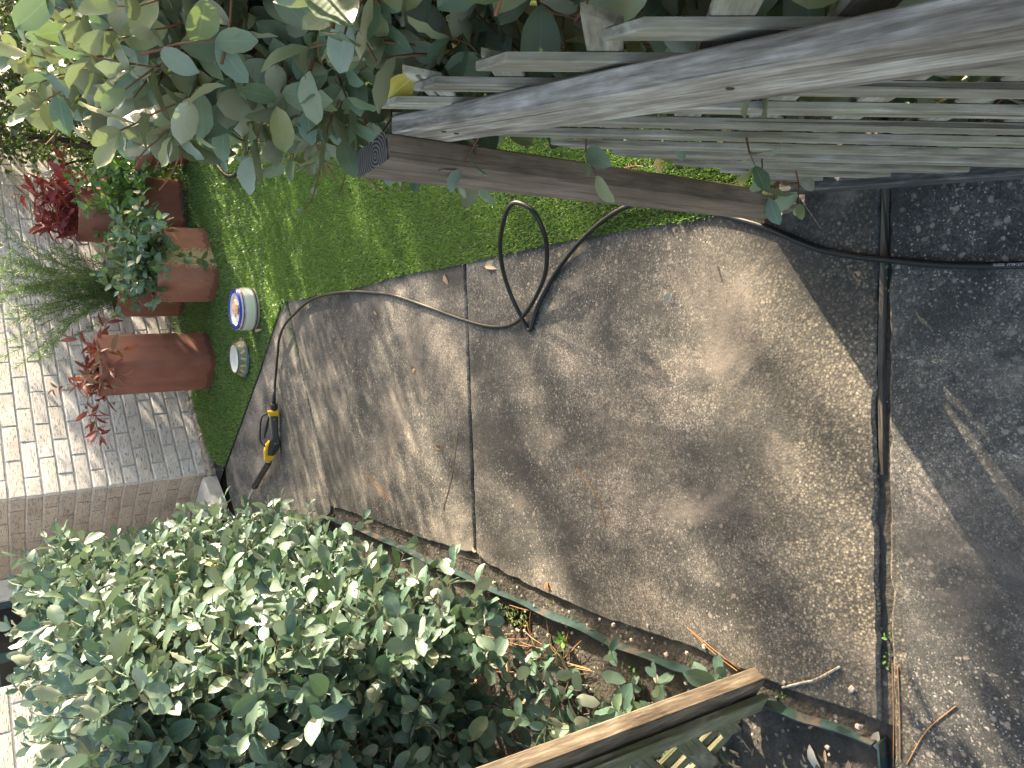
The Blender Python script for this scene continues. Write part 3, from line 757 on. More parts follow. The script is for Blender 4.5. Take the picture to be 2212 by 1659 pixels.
for s_, z_ in ((.10,.95),(.10,.97),(.55,.96),(.93,.95)):
    m = MB(); m.lathe([(0,.0018),(.0032,.0012),(.004,0)], 10); m.build('nail', M['rustnail'], gate, True, loc_m(np.array((.363,.92,z_))+RD*s_-RN*.0002, RD, -RN, gate))
# lattice: two layers of 45 degree slats
def clip_strip(c, hw, sgn, box):
    """strip |n.p - c| < hw with n = (1,sgn)/sqrt2 clipped to box (s0,s1,z0,z1)"""
    s0, s1, z0, z1 = box; poly = [np.array(q, float) for q in ((s0,z0),(s1,z0),(s1,z1),(s0,z1))]; n = np.array((1, sgn))/math.sqrt(2)
    for nn, cc in ((n, c+hw), (-n, -(c-hw))):
        out = []
        for i in range(len(poly)):
            a, b = poly[i], poly[(i+1)%len(poly)]; da, db = nn@a-cc, nn@b-cc
            if da <= 0: out.append(a)
            if da*db < 0: out.append(a+(b-a)*da/(da-db))
        poly = out
        if len(poly) < 3: return None
    return poly
def lattice(parent, P0, ax, nrm, box, sp, hw, th, w0, mat, name='slat', phase=0.0, jit=0.004, breaks=0.0):
    ax = np.array(ax); nrm = np.array(nrm)
    for layer, sgn in ((0, 1), (1, -1)):
        lo = min((box[0]+sgn*z)/math.sqrt(2) for z in box[2:]); hi = max((box[1]+sgn*z)/math.sqrt(2) for z in box[2:])
        c = math.ceil((lo-phase)/sp)*sp+phase
        while c < hi:
            bx = list(box)
            bx[3] += random.uniform(-.02, .015); bx[2] += random.uniform(-.015,.03) + (breaks*random.random() if random.random() < .5 else 0)
            poly = clip_strip(c+random.uniform(-jit,jit), hw*random.uniform(.92,1.06), sgn, bx)
            c += sp
            if poly is None: continue
            ctr = np.mean(poly, axis=0); L = np.array((1, -sgn))/math.sqrt(2); Wv = np.array((1, sgn))/math.sqrt(2)
            q = [((p-ctr)@L, (p-ctr)@Wv) for p in poly]
            area = sum(q[i][0]*q[(i+1)%len(q)][1]-q[(i+1)%len(q)][0]*q[i][1] for i in range(len(q)))
            if area < 0: q = q[::-1]
            if abs(area) < .004: continue
            m = MB(); m.prism(q, -th/2, th/2, .0015)
            w = w0 + (th*1.12 if layer else 0)
            o = np.array(P0)+ax*ctr[0]+nrm*w+np.array((0,0,ctr[1])); xl = ax*L[0]+np.array((0,0,L[1])); zl = -nrm
            m.build(name, M[mat], parent, False, loc_m(o, xl, zl, parent))
LGD = unit(np.array((-.215,-1.0,0.0))); LGN = np.array((-LGD[1],LGD[0],0.0))
lattice(gate, np.array((.378,.92,0.0)), LGD, LGN, (.02,1.03,.035,1.06), .101, .0175, .009, .008, 'wood_slat', phase=.003)

# ================================================================== LEFT LATTICE PANEL
LP = np.array((-.772,1.115,0.0)); LA = np.array((-.80,.50,0.0)); LA /= np.linalg.norm(LA); LN = np.array((-LA[1], LA[0], 0)); LN = LN if LN[1] > 0 else -LN
pan = empty('lattice_fence', LP)
tag(pan, 'old broken lattice panel with brown stile at the lower left edge', 'lattice panel')
tilt = np.array((.045,.05,1.0)); tilt /= np.linalg.norm(tilt)
board('stile', LP+tilt*.505+np.array((.004,.012,.012)), (.5,.036,.019), .003, 'wood_old', pan, tilt, LN)
board('batten', LP+tilt*.50+LA*.030-LN*.024+np.array((0,0,-.005)), (.48,.024,.009), .002, 'wood_moss', pan, tilt, LN)
for z in (.12,.30,.55,.80):
    m = MB(); m.lathe([(0,.002),(.0035,.0016),(.0042,0)], 10); m.build('nail', M['zinc'], pan, True, loc_m(LP+tilt*z+np.array((.004,.012,.012))+LA*.004-LN*.0145, LA, -LN, pan))
lattice(pan, LP+tilt*0.0, LA, LN, (.05,1.4,-.01,1.0), .098, .024, .011, .000, 'wood_moss', phase=.03, breaks=.02)

# ================================================================== PLANTERS
def rrect(a, b, r, n=6):
    P = []
    for cx, cy, a0 in ((a-r,b-r,0),(-a+r,b-r,90),(-a+r,-b+r,180),(a-r,-b+r,270)):
        for k in range(n+1):
            t = R(a0+90*k/n); P.append((cx+r*math.cos(t), cy+r*math.sin(t)))
    return P
def flue_planter(c, a, b, h, rz, mat, label, lip=.022, rad=.055, soil=.06, cham=0.0):
    e = empty('planter', (c[0],c[1],.004), rz); tag(e, label, 'planter', 'terracotta planters by the brick wall')
    out = rrect(a, b, rad); inn = rrect(a-lip, b-lip, max(.01, rad-lip*.7)); n = len(out)
    rings = [[(x*.985,y*.985,0) for x,y in out],[(x,y,.01) for x,y in out],[(x,y,h*.5) for x,y in out],[(x,y,h-.006) for x,y in out],[(x*.99,y*.99,h) for x,y in out],[(x,y,h) for x,y in inn],[(x,y,h-.006) for x,y in inn],[(x,y,h-soil-.02) for x,y in inn]]
    V = [v for r in rings for v in r]; F = [(i*n+k,i*n+(k+1)%n,(i+1)*n+(k+1)%n,(i+1)*n+k) for i in range(len(rings)-1) for k in range(n)]
    obj('body', mesh('body', V, F, True), M[mat], e)
    m = MB(); m.add([(x,y,h-soil) for x,y in inn], [tuple(range(n))]); m.build('soil', M['potsoil'], e)
    return e
flue_planter((.365,5.825), .168,.165,.75, R(40), 'terra_dark', 'tall brown red clay flue planter with red leaved shrub, nearest house corner')
flue_planter((1.045,5.60), .262,.150,.40, R(34.5), 'terra_lich', 'low terracotta planter with a yellow lichen patch, behind the dog bowls', rad=.07)
flue_planter((1.02,6.52), .20,.16,.50, R(37), 'terra_dark', 'terracotta planter of feathery plant, half hidden behind lichened planter', soil=.05)
flue_planter((1.74,6.88), .275,.17,.68, R(37), 'terra', 'tall orange terracotta planter holding the crimson shrub near the wall')
flue_planter((1.60,6.26), .215,.17,.33, R(15), 'terra_dark', 'squat dark terracotta planter overhung by green vine', rad=.09)
rp = empty('round_pot', (2.02,5.92,.004)); tag(rp, 'round terracotta pot with thick rim at the far edge of turf', 'flower pot')
m = MB(); m.lathe([(.0,.02),(.125,.02),(.13,.0),(.135,.005),(.178,.27),(.176,.275),(.205,.277),(.212,.285),(.218,.372),(.213,.38),(.198,.38),(.192,.372),(.175,.27),(.14,.06),(.0,.055)], 48); m.build('body', M['terra'], rp, True)

# ================================================================== DOG BOWLS
bw = empty('dog_bowl', (.602,4.668,.012)); tag(bw, 'tall cream dog bowl with blue rim, holding orange food remains, on turf', 'pet bowl', 'dog bowls')
m = MB(); m.lathe([(.0,.004),(.118,.004),(.127,.0),(.130,.004),(.132,.03),(.1325,.075),(.129,.098),(.122,.108)], 64); m.build('body', M['bands'], bw, True)
m = MB(); m.lathe([(.124,.1065),(.122,.114),(.114,.119),(.105,.118),(.100,.113)], 64); m.build('rim', M['blue'], bw, True)
m = MB(); m.lathe([(.1005,.1135),(.097,.107),(.090,.103),(.080,.101),(.0,.100)], 64); dish = m.build('dish', M['cream'], bw, True)
m = MB(); rr = np.random.default_rng(3)
ring = [(.062*(1+.25*math.sin(3*a+1)+.12*math.sin(7*a))*math.cos(a)*.9+.008, .062*(1+.2*math.sin(2*a)+.1*math.sin(9*a))*math.sin(a)+.02) for a in np.linspace(0, 6.283, 40, endpoint=False)]
m.prism(ring, .1005, .1055, .003); m.build('food_remains', M['food'], dish)
def disc(m, c, rx, ry, z, a=0, n=16):
    m.add([(c[0]+rx*math.cos(t)*math.cos(a)-ry*math.sin(t)*math.sin(a), c[1]+rx*math.cos(t)*math.sin(a)+ry*math.sin(t)*math.cos(a), z) for t in np.linspace(0, 6.283, n, endpoint=False)], [tuple(range(n))])
m = MB(); disc(m, (-.012,-.058), .017,.013,.1068); [disc(m, (-.012+dx,-.058+dy), .0062,.009,.1068) for dx,dy in ((-.022,.014),(-.008,.022),(.008,.022),(.022,.014))]
m.build('paw_print', M['navy'], dish)

sb_ = empty('dog_bowl', (.315,4.945,.012)); tag(sb_, 'low sage green dog bowl printed with peach bones, beside the taller bowl', 'pet bowl', 'dog bowls')
m = MB(); m.lathe([(.118,.012),(.116,.020),(.106,.034),(.100,.052),(.098,.060)], 64); body = m.build('body', M['sage'], sb_, True)
m = MB(); m.lathe([(.0,.001),(.122,.001),(.126,.004),(.125,.010),(.117,.0135)], 64)
for a in (8, 150, 262):
    t = R(a); m.prism([(.121*math.cos(t+q)*k, .121*math.sin(t+q)*k) for q, k in ((-.28,1.0),(-.16,1.10),(0,1.15),(.16,1.10),(.28,1.0),(0,.9))], .001, .011, .002)
m.build('base', M['slate'], sb_, True)
m = MB(); m.lathe([(.0985,.0595),(.0975,.0645),(.0935,.066),(.090,.063)], 64); m.build('rim', M['slate'], sb_, True)
m = MB(); m.lathe([(.0905,.0635),(.083,.040),(.074,.030),(.0,.029)], 64); dish2 = m.build('dish', M['cream'], sb_, True)
def bone2d(L=.022, w=.005, r=.0044):
    P = []
    for sx in (1,-1):
        for sy in (-1,1):
            cx, cy = sx*L/2, sy*sx*r*.82
            for t in np.linspace(-100, 100, 7): 
                ang = R((0 if sx>0 else 180) + (sy*sx*(42 if sx>0 else 42)) + t)
                P.append((cx+r*math.cos(ang), cy+r*math.sin(ang)))
    ctr = [(0,0)]
    P = sorted(P, key=lambda p: math.atan2(p[1], p[0])); return P
bone = bone2d()
for i, a in enumerate(np.arange(-168, 180, 24)):
    t = R(a); tl = R((35, -40, 20, -25)[i % 4]+90); V = []
    for x, y in bone:
        lx, ly = x*math.cos(tl)-y*math.sin(tl), x*math.sin(tl)+y*math.cos(tl)
        z = .0355+ly; rad = np.interp(z, [.012,.020,.034,.052,.060], [.118,.116,.106,.100,.098])+.0012
        V.append((rad*math.cos(t+lx/rad), rad*math.sin(t+lx/rad), z))
    m = MB(); ctr = np.mean(V, axis=0); n = len(V); m.add(V+[tuple(ctr*np.array((1.004,1.004,1)))], [(k,(k+1)%n,n) for k in range(n)]); m.build('bone_print', M['peach'], body)
m = MB(); m.add([(x*1.9-.0, y*1.9-.02, .0305) for x,y in bone]+[(0,-.02,.0305)], [(k,(k+1)%len(bone),len(bone)) for k in range(len(bone))]); m.build('bone_print', M['bonegrey'], dish2)

# ================================================================== SPRAY GUN
G0 = np.array((-.118,4.392,0.0)); gun = empty('spray_gun', G0)
tag(gun, 'black and yellow pressure washer gun lying on the far slab', 'spray gun')
gx = unit(np.array((-.271,.060,.0))); gu = unit(np.array((.04,.16,1.0))); gu = unit(gu-gx*gu.dot(gx)); gs = np.cross(gx, gu)
GM = frame(gx*.0+np.array((.0,.0,.034)), gx, gs)          # local x along the gun, y up through the trigger, z across
def gpart(name, pts, z0, z1, ch, mat):
    area = sum(pts[i][0]*pts[(i+1)%len(pts)][1]-pts[(i+1)%len(pts)][0]*pts[i][1] for i in range(len(pts)))
    pts = pts if area > 0 else pts[::-1]; zc = (z0+z1)/2
    m = MB(); m.prism(pts, zc, z1, ch); m.prism(pts, zc, z1, ch); n_ = len(m.V)//2
    m.V = m.V[:n_]+[(x,y,2*zc-z-.0004) for x,y,z in m.V[n_:]]; k_ = len(m.F)//2; m.F = m.F[:k_]+[tuple(reversed(f)) for f in m.F[k_:]]
    return m.build(name, M[mat], gun, False, GM)
# GM's y axis must be the up axis
if (GM.to_3x3() @ Vector((0,1,0))).z < 0: GM = frame(np.array((.0,.0,.034)), gx, -gs)
gpart('handle', [(-.055,-.019),(.0,-.021),(.055,-.022),(.105,-.031),(.150,-.027),(.190,.000),(.212,.022),(.195,.046),(.150,.040),(.115,.030),(.075,.014),(.04,.014),(-.055,.021)], -.019, .019, .007, 'greyp')
gpart('grip_pad', [(.108,-.028),(.150,-.024),(.186,.001),(.196,.020),(.165,.022),(.125,.000)], -.022, .022, .003, 'blackp')
gpart('collar', [(-.080,-.026),(-.048,-.026),(-.048,.030),(-.080,.036)], -.022, .022, .006, 'yellow')
gpart('side_panel', [(.100,.028),(.150,.038),(.196,.044),(.205,.058),(.160,.060),(.118,.046)], -.020, .020, .004, 'yellow')
gpart('nose', [(.188,-.004),(.215,.008),(.234,.044),(.210,.060),(.184,.048)], -.021, .021, .006, 'yellow')
m = MB(); m.tube([(-.122,0,0),(-.118,0,0),(-.090,0,0),(-.086,0,0)], [.017,.020,.020,.017], 18); m.build('hose_nut', M['blackp'], gun, True, GM)
for k in range(9):
    t_ = k*2*math.pi/9; m = MB(); m.tube([(-.117,.0202*math.cos(t_),.0202*math.sin(t_)),(-.092,.0202*math.cos(t_),.0202*math.sin(t_))], .0016, 5); m.build('rib', M['blackp'], gun, True, GM)
m = MB(); m.tube([(-.090,0,0),(-.078,0,0)], .010, 12); m.build('brass_fitting', M['steel'], gun, True, GM)
m = MB(); m.tube(spline([(-.066,.034,0),(-.058,.056,0),(-.03,.074,0),(.05,.082,0),(.105,.078,0),(.135,.052,0)], 6), .0050, 8); m.build('trigger_guard', M['blackp'], gun, True, GM)
gpart('trigger', [(-.040,.028),(.02,.034),(.085,.056),(.085,.064),(.0,.048),(-.045,.036)], -.008, .008, .003, 'blackp')
for x_, y_ in ((-.03,.004),(.118,.0)):
    m = MB(); m.tube([(x_,y_,.0192),(x_,y_,.0204)], .004, 10); m.tube([(x_,y_,-.0192),(x_,y_,-.0204)], .004, 10); m.build('screw', M['steel'], gun, False, GM)
a0 = np.array((-.345,4.475,.056))-G0; a1 = np.array((-.525,4.885,.032))-G0; a2 = np.array((-.80,5.377,.022))-G0
ad = unit(a1-a0)
m = MB(); m.tube([a0-ad*.03,a0-ad*.005], .013, 14); m.build('coupling', M['steel'], gun, True)
rad = [.017,.019,.0195,.019,.0195,.019,.0195,.020,.0225,.022,.012]; tt = [0,.06,.2,.35,.5,.65,.8,.9,.915,.985,1.0]
m = MB(); m.tube([a0+(a1-a0)*t for t in tt], rad, 20); m.build('lance_grip', M['blackp'], gun, True)
m = MB(); m.tube([a1,a2], .0065, 12); m.build('lance', M['steel'], gun, True)

# ================================================================== HOSES
hz = .0072
hpts = [(.003,4.366,.034),(.045,4.358,.032),(.120,4.348,.024),(.195,4.331,.016),(.290,4.270,.020),(.373,4.192,.030),(.440,4.080,.030),(.478,3.959,.022),(.515,3.80,.016),(.525,3.617,.020),(.515,3.42,.022),(.495,3.225,.014),(.458,3.01,hz),(.418,2.816,hz),(.325,2.518,hz),(.252,2.293,hz),(.207,2.119,hz),(.200,1.984,hz+.004),(.238,1.880,.020),
 (0.318,1.760,0.045),(0.382,1.664,0.105),(0.430,1.615,0.155),(0.479,1.611,0.190),(0.513,1.662,0.205),(0.504,1.719,0.197),(0.462,1.798,0.165),(0.420,1.860,0.130),(0.356,1.908,0.088),(0.286,1.934,0.045),(.220,1.928,.018),(.176,1.912,hz),(.172,1.897,hz),(.190,1.884,hz),(.245,1.845,hz),(.331,1.748,hz),(.403,1.611,.016),(.446,1.470,.024),(.452,1.349,.026),(.420,1.22,.018),(.358,1.103,hz),(.311,1.005,hz),(.239,.885,hz),(.205,.80,hz),(.189,.748,hz),(.154,.62,hz),(.133,.499,hz),(.126,.40,hz),(.14,.2,hz),(.2,-.2,hz)]
hose = MB(); hose.tube(spline(hpts, 7), .0070, 12)
hs = hose.build('hose', M['hose'], None, True); tag(hs, 'thin black pressure hose looping across the concrete path to the gun', 'hose')
m = MB(); m.tube([(.003,4.366,.034),(.04,4.360,.0325),(.085,4.353,.028)], [.011,.0105,.0085], 12); m.build('strain_relief', M['blackp'], hs, True)
# printing on the hose
cu = bpy.data.curves.new('hose_text', 'FONT'); cu.body = 'MAX. 60\u00b0C(140\u00b0F)  2025.01'; cu.size = .0062; cu.extrude = 0.0
to = bpy.data.objects.new('hose_text', cu); COL.objects.link(to)
bpy.context.view_layer.update()
tm = bpy.data.meshes.new_from_object(to.evaluated_get(bpy.context.evaluated_depsgraph_get())); bpy.data.objects.remove(to)
V = np.array([v.co for v in tm.vertices]); hcurve = spline([(.126,.40,hz),(.133,.499,hz),(.154,.62,hz),(.189,.748,hz)], 20)
cl = np.concatenate([[0], np.cumsum(np.linalg.norm(np.diff(hcurve, axis=0), axis=1))])
out = []
for x, y, z in V:
    s = .075 + x; P_ = np.array([np.interp(s, cl, hcurve[:, k]) for k in range(3)]); Q_ = np.array([np.interp(s+.004, cl, hcurve[:, k]) for k in range(3)])
    t_ = unit(Q_-P_); sd = np.cross((0,0,1.0), t_); th = R(96)+ (y-.002)/.0070
    out.append(P_ + (sd*math.cos(th)*-1*-1 + np.array((0,0,1.0))*math.sin(th))*.00712)
for v, c in zip(tm.vertices, out): v.co = Vector(c)
tm.materials.clear(); tm.materials.append(M['white_ink']); obj('printing', tm, None, hs)

wh = [wall_pt(3.42,.045,.82), wall_pt(3.44,.07,.76), wall_pt(3.50,.11,.66), wall_pt(3.56,.16,.50), wall_pt(3.55,.24,.30), wall_pt(3.45,.35,.10), wall_pt(3.30,.6,.045), (2.75,7.0,.04), (2.55,6.2,.04), (2.12,5.50,.04), (1.847,5.279,.034), (1.637,5.108,.034), (1.525,4.95,.034), (1.478,4.828,.034), (1.462,4.70,.034), (1.484,4.579,.034), (1.588,4.412,.034), (1.75,4.25,.034), (1.95,4.1,.034), (2.5,3.8,.034)]
m = MB(); m.tube(spline(wh[2:], 8), .0125, 12); gh = m.build('garden_hose', M['hose'], None, True); tag(gh, 'thick black garden hose from wall tap trailing over the turf', 'hose')
m = MB(); m.tube([wh[1],wh[2]], .017, 12); m.build('ferrule', M['zinc'], gh, True)
tap = empty('wall_tap', wall_pt(3.40,0,.84)); tag(tap, 'small metal garden tap on the brick wall behind crimson shrub', 'tap')
m = MB(); m.tube([NW*.0, NW*.05, NW*.06+np.array((0,0,-.02))+WD*.02], .014, 10); m.build('spout', M['zinc'], tap, True)
m = MB(); m.lathe([(0,.02),(.028,.018),(.03,.0),(0,-.002)], 14); m.build('tap_handle', M['zinc'], tap, True, Matrix.Translation(NW*.04+np.array((0,0,.03))))

# ================================================================== HEDGES
def rbox_samples(c, h, faces, n, r, p=6):
    c = np.array(c); h = np.array(h); ar = []
    fl = list(faces.items()); w = np.array([v for _, v in fl]); w = w/w.sum(); pick = r.choice(len(fl), n, p=w)
    q = r.uniform(-1, 1, (n, 3))
    for i, (f, _) in enumerate(fl):
        k = pick == i; ax = 'xyz'.index(f[1]); q[k, ax] = 1 if f[0] == '+' else -1
    nr = (np.abs(q)**p).sum(1)**(1/p); q /= nr[:, None]
    nrm = np.sign(q)*np.abs(q)**(p-1)/h; return c+q*h, unit(nrm)

def lumps(P, f, seed): return vnoise(P[:,0]*1.0+P[:,2]*.7, P[:,1]-P[:,2]*.6, f, seed)

# ---- clipped silverthorn hedge left of the path
def left_hedge():
    r = np.random.default_rng(11)
    e = empty('hedge', (-1.5,3.1,0)); tag(e, 'clipped silverthorn hedge on the left, sunlit along its path side', 'hedge')
    P, Nn = rbox_samples((-1.60,3.00,.70), (1.00,1.14,.61), {'+x':.36,'-y':.36,'+z':.30,'+y':.05}, 3600, r, 12)
    bump = .05*lumps(P, 7, 3)+.05*lumps(P, 17, 4)
    # the foot of the near end is drawn in, the far end leans over the path
    low = np.clip((.62-P[:,2])/.55, 0, 1); near = np.clip((2.9-P[:,1])/.9, 0, 1)
    P[:,0] -= .11*low*near; P[:,1] += .10*low*near
    P[:,0] += .05*np.clip((P[:,1]-3.2)/.8, 0, 1)
    depth = r.exponential(.075, len(P)); depth[r.random(len(P)) < .25] += .15
    base = P + Nn*(bump-.12-depth)[:, None]
    dirs = unit(Nn*.75 + np.array((0,0,.55)) + r.normal(size=P.shape)*.45)
    L = r.uniform(.10, .27, len(P))
    A = twigs(base, dirs, L, .027, .080, r, spread=.95, up=.25, rad=.0019)
    lp, ld, ln, ls, seg = A
    kz = lp[:,2] > .04; lp, ld, ln, ls = lp[kz], ld[kz], ln[kz], ls[kz]
    k = np.repeat(False, len(lp)); 
    vis = unit(CAMP-lp); face = (lp[:,0] > -.72)*1.0 + (lp[:,1] < 2.15)*1.0
    sc = ls/np.linalg.norm(lp-CAMP, axis=1)*(0.6+np.clip(face,0,1))
    foliage('foliage', ELAEA, lp, ld, ln, ls, M['leaf_hedge'], e, 300, score=sc, seed=2)
    # woody frame
    for k_ in range(26):
        a = np.array((r.uniform(-2.3,-.85), r.uniform(2.2,3.95), 0)); p = a.copy(); segs_r = .012
        d = unit(np.array((r.normal()*.35, r.normal()*.35, 1.0)))
        for j in range(7):
            q = p + d*.17; q[0] = min(q[0], -.92); q[1] = max(q[1], 2.2); seg.append((p, q, segs_r, segs_r*.8)); segs_r *= .8; p = q; d = unit(d+r.normal(size=3)*.3+np.array((0,0,.15)))
            if j > 0:
                for _ in range(3):
                    dd = unit(d+r.normal(size=3)*.9); q2 = p+dd*r.uniform(.2,.42); q2[0] = min(q2[0], -.74); q2[1] = max(q2[1], 2.05); seg.append((p, q2, segs_r*.6, .002))
    tubes_fast('twigs', seg, M['twig'], e)
    yl = [((-.80,2.18,.36),(0,.5,.8)), ((-.62,3.1,.72),(.3,.2,.9)), ((-.95,2.02,.52),(.1,-.3,.9))]
    for p, d in yl[:2]:
        foliage('yellow_leaf', ELAEA, np.array([p]), np.array([d]), np.array([(0.9,-.4,.3)]), np.array([.062]), M['leaf_yellow'], e, 1, leafname='leaf')
left_hedge()

def small_shrub(name, label, cat, c, n, h, leaf, spread, r, mat, tpl, tw='twig', maxobj=200, up=.5, spacing=.024, lens=(.12,.3), lean=(0,0,0), group=None, droop=0.0, sp=.9):
    e = empty(name, (c[0],c[1],max(0,c[2]))); tag(e, label, cat, group)
    b = np.array(c)+r.normal(size=(n,3))*np.array((spread,spread,.0)); d = unit(r.normal(size=(n,3))*.55+np.array((0,0,h))+np.array(lean))
    L = r.uniform(lens[0], lens[1], n)
    lp, ld, ln, ls, seg = twigs(b, d, L, spacing, leaf, r, spread=sp, up=up, droop=droop)
    foliage('foliage', tpl, lp, ld, ln, ls, mat, e, maxobj)
    stem_objs(seg, M[tw], e); return e
r1 = np.random.default_rng(21)
small_shrub('shrub', 'low silverthorn sprigs behind the left lattice stile', 'shrub', (-1.08,1.55,.02), 34, .9, .075, .13, r1, M['leaf_hedge'], ELAEA, maxobj=200, lens=(.2,.42))
small_shrub('shrub', 'single upright silverthorn sprig at the foot of the left hedge', 'shrub', (-.90,1.93,.0), 6, 1.2, .055, .03, r1, M['leaf_hedge'], ELAEA, maxobj=100, lens=(.12,.24))

# ---- near silverthorn hedge behind the gate
def right_hedge():
    r = np.random.default_rng(31)
    e = empty('hedge', (.85,1.0,0)); tag(e, 'loose silverthorn hedge with large leaves hanging over the right gate', 'hedge')
    n1, n2 = 420, 640
    # part behind the gate, following its line
    q, nq = rbox_samples((.42,.42,.80), (.46,.36,.50), {'-y':.55,'+z':.30,'-x':.15}, n1, r, 6)   # (s, w, z)
    P1 = GP+GD*q[:,0:1]+GN*q[:,1:2]; P1[:,2] = q[:,2]; N1 = GD*nq[:,0:1]+GN*nq[:,1:2]; N1[:,2] = nq[:,2]
    # part beyond the stile, leaning out over the turf
    q, nq = rbox_samples((-.50,.36,.98), (.52,.34,.37), {'-y':.55,'+z':.22,'-x':.05,'-z':.08,'+x':.12}, n2, r, 5)
    q[:,1] += -.03 + np.clip(-.25-q[:,0], 0, 1)*.16
    P2 = GP+GD*q[:,0:1]+GN*q[:,1:2]; P2[:,2] = q[:,2]; N2 = GD*nq[:,0:1]+GN*nq[:,1:2]; N2[:,2] = nq[:,2]
    q = np.stack([r.uniform(-.02,.95,300), r.uniform(.12,.8,300), r.uniform(.10,1.05,300)], 1); nq = r.normal(size=(300,3))
    q[:90] = np.stack([r.uniform(-.05,.5,90), r.uniform(.08,.3,90), r.uniform(.85,1.16,90)], 1)
    P3 = GP+GD*q[:,0:1]+GN*q[:,1:2]; P3[:,2] = q[:,2]
    q = np.stack([r.uniform(-.04,.6,330), r.uniform(.10,.6,330), r.uniform(.06,.75,330)], 1); q[:170] = np.stack([r.uniform(-.10,.32,170), r.uniform(.16,.7,170), r.uniform(.02,.42,170)], 1); q[170:240] = np.stack([r.uniform(-.06,.12,70), r.uniform(.10,.35,70), r.uniform(.08,.5,70)], 1)
    P4 = GP+GD*q[:,0:1]+GN*q[:,1:2]; P4[:,2] = q[:,2]
    P = np.vstack([P1,P2,P3,P4]); Nn = np.vstack([N1,N2,unit(nq),unit(r.normal(size=(330,3)))]); n = len(P)
    dep = r.exponential(.06, n); dep[r.random(n) < .4] += .12
    base = P+Nn*(.05*lumps(P, 11, 9)-.10-dep)[:, None]
    L = r.uniform(.10,.22,n)
    lp, ld, ln, ls, seg = twigs(base, unit(Nn*.6+np.array((0,0,.45))+r.normal(size=P.shape)*.45), L, .026, .073, r, spread=.95, up=.3, rad=.0021)
    w = (lp-GP)@GN; s = (lp-GP)@GD
    ok = (np.linalg.norm(lp-CAMP, axis=1) > .42) & ~((s > -.02) & (w < .06)) & ~((s > -.16) & (s < .02) & (w < .05) & (lp[:,2] < 1.0))
    ok &= lp[:,2] > np.where(s > -.16, .03, .42)
    ok &= ~((lp[:,1] > .95) & (lp[:,0] < .358*lp[:,1]-.03))
    lp, ld, ln, ls = lp[ok], ld[ok], ln[ok], ls[ok]
    foliage('foliage', ELAEA, lp, ld, ln, ls, M['leaf_near'], e, 300, seed=5)
    for k_ in range(12):
        s0, w0 = r.uniform(.05,.75), r.uniform(.15,.6); p = GP+GD*s0+GN*w0; rr_ = .011; d = unit(np.array((r.normal()*.2, r.normal()*.2, 1.0)))
        for j in range(5):
            q2 = p+d*.15; seg.append((p, q2, rr_, rr_*.85)); p = q2; rr_ *= .85; d = unit(d+r.normal(size=3)*.18+np.array((0,0,.1))+GN*.08)
            e2 = p+unit(d+r.normal(size=3)*.6)*.2
            if j > 1 and (e2-GP)@GN > .12 and e2[2] < .95: seg.append((p, e2, rr_*.6, .002))
    seg = [g for g in seg if all((np.linalg.norm(q-CAMP) > .5 and ((q-GP)@GN > .05 or ((q-GP)@GD < -.1 and q[2] > .6))) for q in (g[0], g[1]))]
    tubes_fast('twigs', seg, M['twig_red'], e)
    # sprays pushing through and past the gate
    sprays = [(gpt(.10,.03,.72),(-.8,.0,.1),3),(gpt(.20,.02,.42),(-.8,.2,.15),3),(gpt(.30,.02,.60),(-.7,-.1,.1),2),(gpt(.02,.05,.10),(-.8,.15,.45),4),(gpt(.16,.02,.26),(-.8,.1,.2),3),(gpt(.03,.03,.86),(-.7,.5,.05),3)]
    for p, d, k in sprays:
        a = twigs([p], [d], [.022*k], .022, .058, r, spread=1.0, up=.2); foliage('sprig', ELAEA, a[0], a[1], a[2], a[3], M['leaf_near'], e, 12); tubes_fast('sprig_stem', a[4], M['twig_red'], e)
    # bare russet shoot with pale buds hanging over the turf
    a = twigs([(.435,1.20,.985)], [(-.75,.25,-.25)], [.14], .024, .026, r, spread=.9, up=.1, rad=.0018)
    foliage('bud', ELAEA, a[0], a[1], a[2], a[3], M['leaf_near'], e, 12); tubes_fast('bare_shoot', a[4], M['twig_red'], e)
    foliage('yellow_leaf', ELAEA, np.array([gpt(.13,.06,1.03)]), np.array([(-.3,.5,.3)]), np.array([(-.7,-.5,.6)]), np.array([.06]), M['leaf_yellow'], e, 1)
right_hedge()

